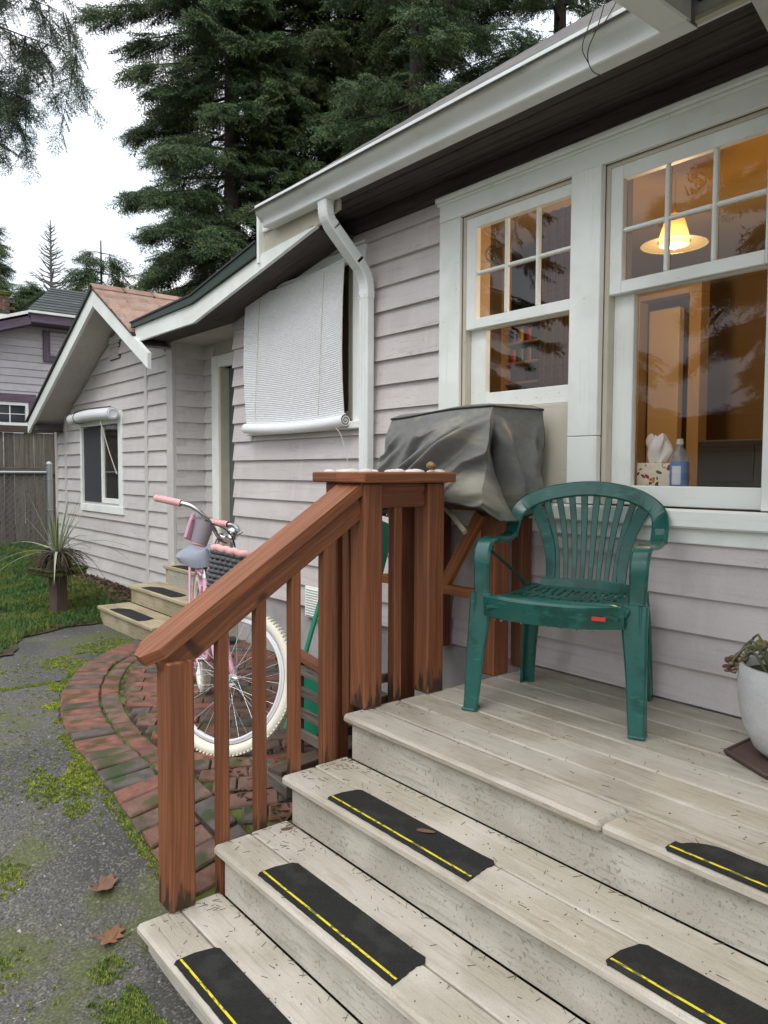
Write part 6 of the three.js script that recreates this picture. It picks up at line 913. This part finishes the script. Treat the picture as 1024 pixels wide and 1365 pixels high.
// ---------------------------------------------------------------- fallen leaves, needles, moss and grass
{
  reseed(701);
  const lobes = [[0, 1], [0.16, 0.62], [0.3, 0.7], [0.62, 0.78], [0.52, 0.46], [0.84, 0.3], [0.72, 0.12], [0.42, 0.02], [0.5, -0.22], [0.16, -0.14], [0.0, -0.12]], out = [...lobes.map(([a, b]) => [a, b]), ...lobes.slice(1, -1).reverse().map(([a, b]) => [-a, b])];
  const leafGeo = (s, curl) => { const q = prism(out.map(([a, b]) => [a * s * rr(0.92, 1.08), b * s * rr(0.92, 1.08)]), 0, 0.0012), p = q.attributes.position; for (let i = 0; i < p.count; i++) { const x = p.getX(i), y = p.getY(i); p.setZ(i, p.getZ(i) + 0.006 + curl * (x * x + (y - 0.03) ** 2) / s + 0.004 * Math.sin(x * 90) * Math.cos(y * 70)); } q.computeVertexNormals(); return merge([q.rotateX(-Math.PI / 2), rod([0, 0.006, s * 0.1], [0.01, 0.004, s * 0.8], 0.0014, 5)]); };
  const lm = [[0.23, 0.115, 0.07], [0.26, 0.12, 0.06]].map((c) => std({ color: lin(...c), map: T.grain2, roughness: 0.8, side: THREE.DoubleSide }));
  const spots = [[-0.30, 1.845, 0.074, 2.4, 'larger curled brown maple leaf on the asphalt beside the bricks'], [-0.105, 1.93, 0.064, -0.8, 'smaller flat orange-brown maple leaf on the asphalt near the lowest step']];
  spots.forEach(([x, z, s, a, label], i) => { const m = obj('maple_leaf', leafGeo(s, i ? 0.15 : 0.35), lm[i]); m.position.set(x, g(x, z) + 0.004, z); m.rotation.y = a; tag(m, label, 'leaf', 'fallen maple leaves'); });
  const small = (x, y, z, s, a, label) => { const q = prism(Array.from({ length: 14 }, (_, i) => { const t = i / 14 * 6.283; return [Math.cos(t) * s, Math.sin(t) * s * 0.32 * (1 - 0.3 * Math.cos(t))]; }), 0, 0.0012).rotateX(-Math.PI / 2); const m = obj('dry_leaf', q, std({ color: lin(0.2, 0.1, 0.05), map: T.grain2, roughness: 0.85 })); m.position.set(x, y, z); m.rotation.y = a; m.rotation.z = 0.08; tag(m, label, 'leaf'); };
  small(0.62, DY - RISE + 0.007, 1.255, 0.03, 0.4, 'small dry brown leaf lying on a black step mat'); small(0.06, DY - 2 * RISE + 0.004, 1.375, 0.022, 1.2, 'tiny dry leaf in the corner of a step against the riser');
  // conifer needles scattered on the boards
  const needle = new THREE.BoxGeometry(0.018, 0.001, 0.001), dm = std({ color: lin(0.1, 0.075, 0.045), roughness: 0.9 }), list = [], mm = new THREE.Matrix4(), e = new THREE.Euler(), q = new THREE.Quaternion();
  const drop = (x, y, z) => { e.set(0, rr(0, 6.28), rr(-0.06, 0.06)); q.setFromEuler(e); const s = rr(0.5, 1.5); mm.compose(V(x, y + 0.0012, z), q, V(s, 1, 1)); list.push(mm.clone()); };
  for (let i = 0; i < 90; i++) drop(rr(0.01, 2), DY, rr(0.05, 1.09)); for (let s = 1; s < 4; s++) { const z1 = NZ + s * RUN - 0.012, z0 = NZ + (s - 1) * RUN - 0.02; for (let i = 0; i < 20; i++) drop(rr(0.01, 2), DY - s * RISE, rr(z0, z1)); for (let i = 0; i < 40; i++) drop(0.01 + Math.abs(rr(-1, 1) * rr(0, 1)) * 0.3, DY - s * RISE, z0 + rr(0, 1) ** 2 * 0.24); for (let i = 0; i < 45; i++) drop(rr(0.0, 2), DY - s * RISE, z0 + rr(0, 0.02)); }
  for (let i = 0; i < 260; i++) { const x = rr(-2.4, 0.2), z = rr(1.0, 2.6); drop(x, g(x, z) + 0.004, z); }
  const im = new THREE.InstancedMesh(needle, dm, list.length); list.forEach((m, i) => im.setMatrixAt(i, m)); im.name = numbered('fallen_needles'); tag(im, 'dry conifer needles scattered over the deck, steps and path', 'needles'); im.userData.kind = 'stuff'; im.castShadow = im.receiveShadow = true; scene.add(im);
  // mildew crumbs and grit on the steps
  const crumb = new THREE.IcosahedronGeometry(0.002, 0), cl = []; for (let i = 0; i < 420; i++) { const s = Math.floor(rr(0, 4)), z1 = s ? NZ + s * RUN - 0.015 : 1.09, z0 = s ? z1 - 0.24 : 0.05; mm.compose(V(rr(0.01, 2), DY - s * RISE + 0.001, rr(z0, z1)), q, V(rr(0.5, 1.6), rr(0.4, 1), rr(0.5, 1.6))); cl.push(mm.clone()); } const ic = new THREE.InstancedMesh(crumb, dm, cl.length); cl.forEach((m, i) => ic.setMatrixAt(i, m)); ic.name = numbered('grit'); tag(ic, 'dark crumbs of dirt on the painted boards', 'dirt'); ic.userData.kind = 'stuff'; ic.castShadow = true; scene.add(ic);
  // blades
  const tuft = (n, hgt, w, spread, seed) => { reseed(seed); const t = []; for (let i = 0; i < n; i++) { const a = rr(0, 6.28), r = rr(0, spread), x = Math.cos(a) * r, z = Math.sin(a) * r, b = rr(0, 6.28), lx = Math.cos(b), lz = Math.sin(b), hh = hgt * rr(0.5, 1.1), bend = hh * rr(0.2, 0.9); const A = [x - lz * w, 0, z + lx * w], B = [x + lz * w, 0, z - lx * w], C = [x + lx * bend * 0.4 + lz * w * 0.7, hh * 0.6, z + lz * bend * 0.4 - lx * w * 0.7], D = [x + lx * bend * 0.4 - lz * w * 0.7, hh * 0.6, z + lz * bend * 0.4 + lx * w * 0.7], E2 = [x + lx * bend, hh, z + lz * bend]; t.push(A, B, C, A, C, D, D, C, E2); } return tris(t); };
  const grassG = tuft(9, 0.055, 0.0022, 0.03, 11), mossG = tuft(24, 0.0075, 0.0016, 0.015, 12), bladeMat = std({ color: lin(1, 1, 1), roughness: 0.8, side: THREE.DoubleSide });
  const scatter = (name, label, cat, geo, pts) => { const im = new THREE.InstancedMesh(geo, bladeMat, pts.length); pts.forEach(([x, y, z, s, c], i) => { e.set(0, (i * 2.399) % 6.283, 0); q.setFromEuler(e); mm.compose(V(x, y, z), q, V(s, s, s)); im.setMatrixAt(i, mm); im.setColorAt(i, lin(...c)); }); im.name = numbered(name); tag(im, label, cat); im.userData.kind = 'stuff'; im.castShadow = im.receiveShadow = true; scene.add(im); };
  reseed(801); const gp = [], mp = [];
  const lawnX = (z) => { let best = 9, bx0 = -4; for (let i = 0; i <= 200; i++) { const p = lawnPts[i]; if (Math.abs(p.z - z) < best) { best = Math.abs(p.z - z); bx0 = p.x; } } return bx0; }; const lawnPts = lawnEdge.getPoints(200), edgeTab = []; for (let i = 0; i <= 120; i++) edgeTab.push(lawnX(-0.3 + i * 0.08));
  for (let i = 0; i < 60000; i++) { const z = rr(-0.4, 4), x = -4 - 8 * rnd() ** 1.5 + 0.9; const ed = edgeTab[clamp(Math.round((z + 0.3) / 0.08), 0, 120)] + 0.22 * (fbm(x * 4, z * 4, 3) - 0.6); if (x > ed || (x > -7.3 && z < 0.06)) continue; const n = fbm(x * 1.6, z * 1.6, 3), bare = smooth(0.42, 0.1, z) * (x > -6 ? 1 : 0.4) + 0.6 * smooth(0.25, 0, ed - x); if (rnd() < bare * 1.1 || n < 0.3) { if (rnd() < 0.25) mp.push([x, g(x, z) + 0.012, z, rr(0.7, 1.6), [0.06, 0.045, 0.025]]); continue; } const b = rr(0.6, 1.3), yl = smooth(0.4, 0.7, fbm(x * 3 + 5, z * 3, 3)); gp.push([x, g(x, z) + 0.008, z, rr(0.5, 1.15), [lerp(0.06, 0.13, yl) * b, lerp(0.135, 0.17, yl) * b, 0.025 * b]]); }
  const mossAt = (x, z, s = 1, yl = rnd()) => { const b = rr(0.6, 1.25); mp.push([x, g(x, z) + 0.003, z, rr(0.6, 1.3) * s, [lerp(0.13, 0.32, yl) * b, lerp(0.19, 0.36, yl) * b, 0.035 * b]]); };
  // patches measured on the path, then along the brick edge and in the joints
  const blobs = [[-0.95, 1.83, 0.2, 0.10, 900, 0.35], [-1.02, 1.72, 0.13, 0.06, 400, 0.8], [0.28, 2.0, 0.16, 0.07, 1300, 0.15], [0.05, 1.97, 0.07, 0.05, 260, 0.3], [0.42, 2.07, 0.12, 0.06, 500, 0.3], [-2.0, 1.53, 0.06, 0.05, 350, 0.95], [-2.35, 1.43, 0.09, 0.04, 300, 0.7], [-2.85, 1.22, 0.24, 0.12, 900, 0.6], [-3.2, 0.85, 0.3, 0.2, 1300, 0.4], [-0.2, 2.28, 0.12, 0.12, 500, 0.5], [0.05, 2.4, 0.14, 0.1, 500, 0.6], [-0.6, 2.12, 0.1, 0.08, 250, 0.6], [-2.4, 0.15, 0.35, 0.1, 900, 0.6], [-1.5, 0.25, 0.5, 0.18, 1700, 0.5], [-0.7, 0.5, 0.35, 0.3, 1400, 0.45], [-0.5, 1.1, 0.2, 0.16, 600, 0.5], [-0.15, 1.35, 0.09, 0.16, 500, 0.6]];
  for (const [x, z, sx, sz, n, yl] of blobs) for (let i = 0; i < n; i++) { const a = rr(0, 6.28), r = Math.sqrt(rnd()), px = x + Math.cos(a) * r * sx * 1.15, pz = z + Math.sin(a) * r * sz * 1.25; if (rnd() > 0.55 * smooth(0.42, 0.8, fbm(px * 9, pz * 9, 3) + 0.4 * (1 - r))) continue; mossAt(px, pz, 1, clamp(yl + rr(-0.3, 0.3))); }
  for (let i = 0; i < 1500; i++) { const p = brickEdge.getPointAt(rnd()), dn = fbm(p.x * 4, p.z * 4 + 3, 2); if (dn < 0.42 || p.x > -0.05) continue; mossAt(p.x + rr(-0.02, 0.02), p.z + rr(-0.012, 0.03), 0.8, rr(0.2, 0.9)); }
  for (let i = 0; i < 3200; i++) { const x = rr(-3.3, -0.05), z = rr(0.05, 1.62); if (fbm(x * 3, z * 3 + 9, 3) < 0.5) continue; mossAt(x, z, 0.75, rr(0.1, 0.7)); }
  for (let i = 0; i < 1100; i++) { const z = rr(0.95, 2.2); if (fbm(z * 6, 4, 2) < 0.38) continue; mossAt(jointX(z) + rr(-0.03, 0.03), z, 0.8, rr(0.1, 0.5)); }
  for (let i = 0; i < 260; i++) { const p = brickEdge.getPointAt(rnd()), t = rnd(); if (p.x > -0.1) continue; const k = pick([0.0, 0.215, 0.31]) ; gp.push([p.x + 0.45 * k + rr(-0.02, 0.02), g(p.x, p.z) + 0.002, p.z - 0.89 * k + rr(-0.02, 0.02), rr(0.3, 0.65), [0.09 * rr(0.8, 1.3), 0.17 * rr(0.8, 1.2), 0.03]]); }
  scatter('grass', 'short green lawn grass with bare patches', 'grass', grassG, gp); for (let i = 0; i < 2200; i++) { const x = rr(-3.4, 0.6), z = rr(1.3, 2.6), n = fbm(x * 2.2 + 7, z * 2.2, 4); if (rnd() < smooth(0.5, 0.72, n)) mossAt(x, z, 0.7, rr(0.1, 0.8)); }
  scatter('moss', 'green and yellowish moss growing on the path and between bricks', 'moss', mossG, mp);
  // dead leaf litter along the wall of the wing
  const ll = []; for (let i = 0; i < 900; i++) { const x = rr(-6.2, -4.15), z = 0.04 + Math.abs(rr(-1, 1) * rr(0, 1)) * 0.55 + (x > -4.7 ? rr(0, 0.25) : 0); e.set(rr(-0.6, 0.6), rr(0, 6.28), rr(-0.6, 0.6)); q.setFromEuler(e); mm.compose(V(x, g(x, z) + 0.022, z), q, V(rr(0.5, 1.4), 1, rr(0.4, 1))); ll.push(mm.clone()); } for (let i = 0; i < 160; i++) { const x = rr(-0.75, -0.05), z = rr(0.9, 1.3); e.set(rr(-0.5, 0.5), rr(0, 6.28), rr(-0.5, 0.5)); q.setFromEuler(e); mm.compose(V(x, g(x, z) + 0.02, z), q, V(rr(0.4, 1), 1, rr(0.4, 0.8))); ll.push(mm.clone()); }
  const lf = new THREE.InstancedMesh(cbox(0.045, 0.0012, 0.026, 0.0003), std({ color: lin(1, 1, 1), roughness: 0.95 }), ll.length); ll.forEach((m, i) => { lf.setMatrixAt(i, m); const b = rr(0.5, 1.3); lf.setColorAt(i, lin(0.11 * b, 0.062 * b, 0.035 * b)); }); lf.name = numbered('leaf_litter'); tag(lf, 'dead brown leaf litter along the walls', 'leaf litter'); lf.userData.kind = 'stuff'; lf.castShadow = lf.receiveShadow = true; scene.add(lf);
  // twigs caught on the gutter
  const tw = obj('dead_vine', [tube([[0.62, 3.2, 0.44], [0.6, 3.06, 0.47], [0.56, 2.98, 0.475], [0.565, 2.92, 0.46], [0.6, 2.89, 0.44]], 0.002, 24, 5), tube([[0.6, 3.2, 0.45], [0.57, 3.08, 0.475], [0.54, 3.0, 0.48], [0.55, 2.95, 0.46]], 0.0018, 24, 5), tube([[0.64, 3.14, 0.42], [0.62, 3.05, 0.47], [0.58, 3.03, 0.48]], 0.002, 16, 5)], M.black); tag(tw, 'thin dead vine strands dangling over the gutter', 'vine');
}
scene.traverse((o) => { if (o.isMesh) { o.castShadow = true; o.receiveShadow = true; } });
renderer.render(scene, camera);
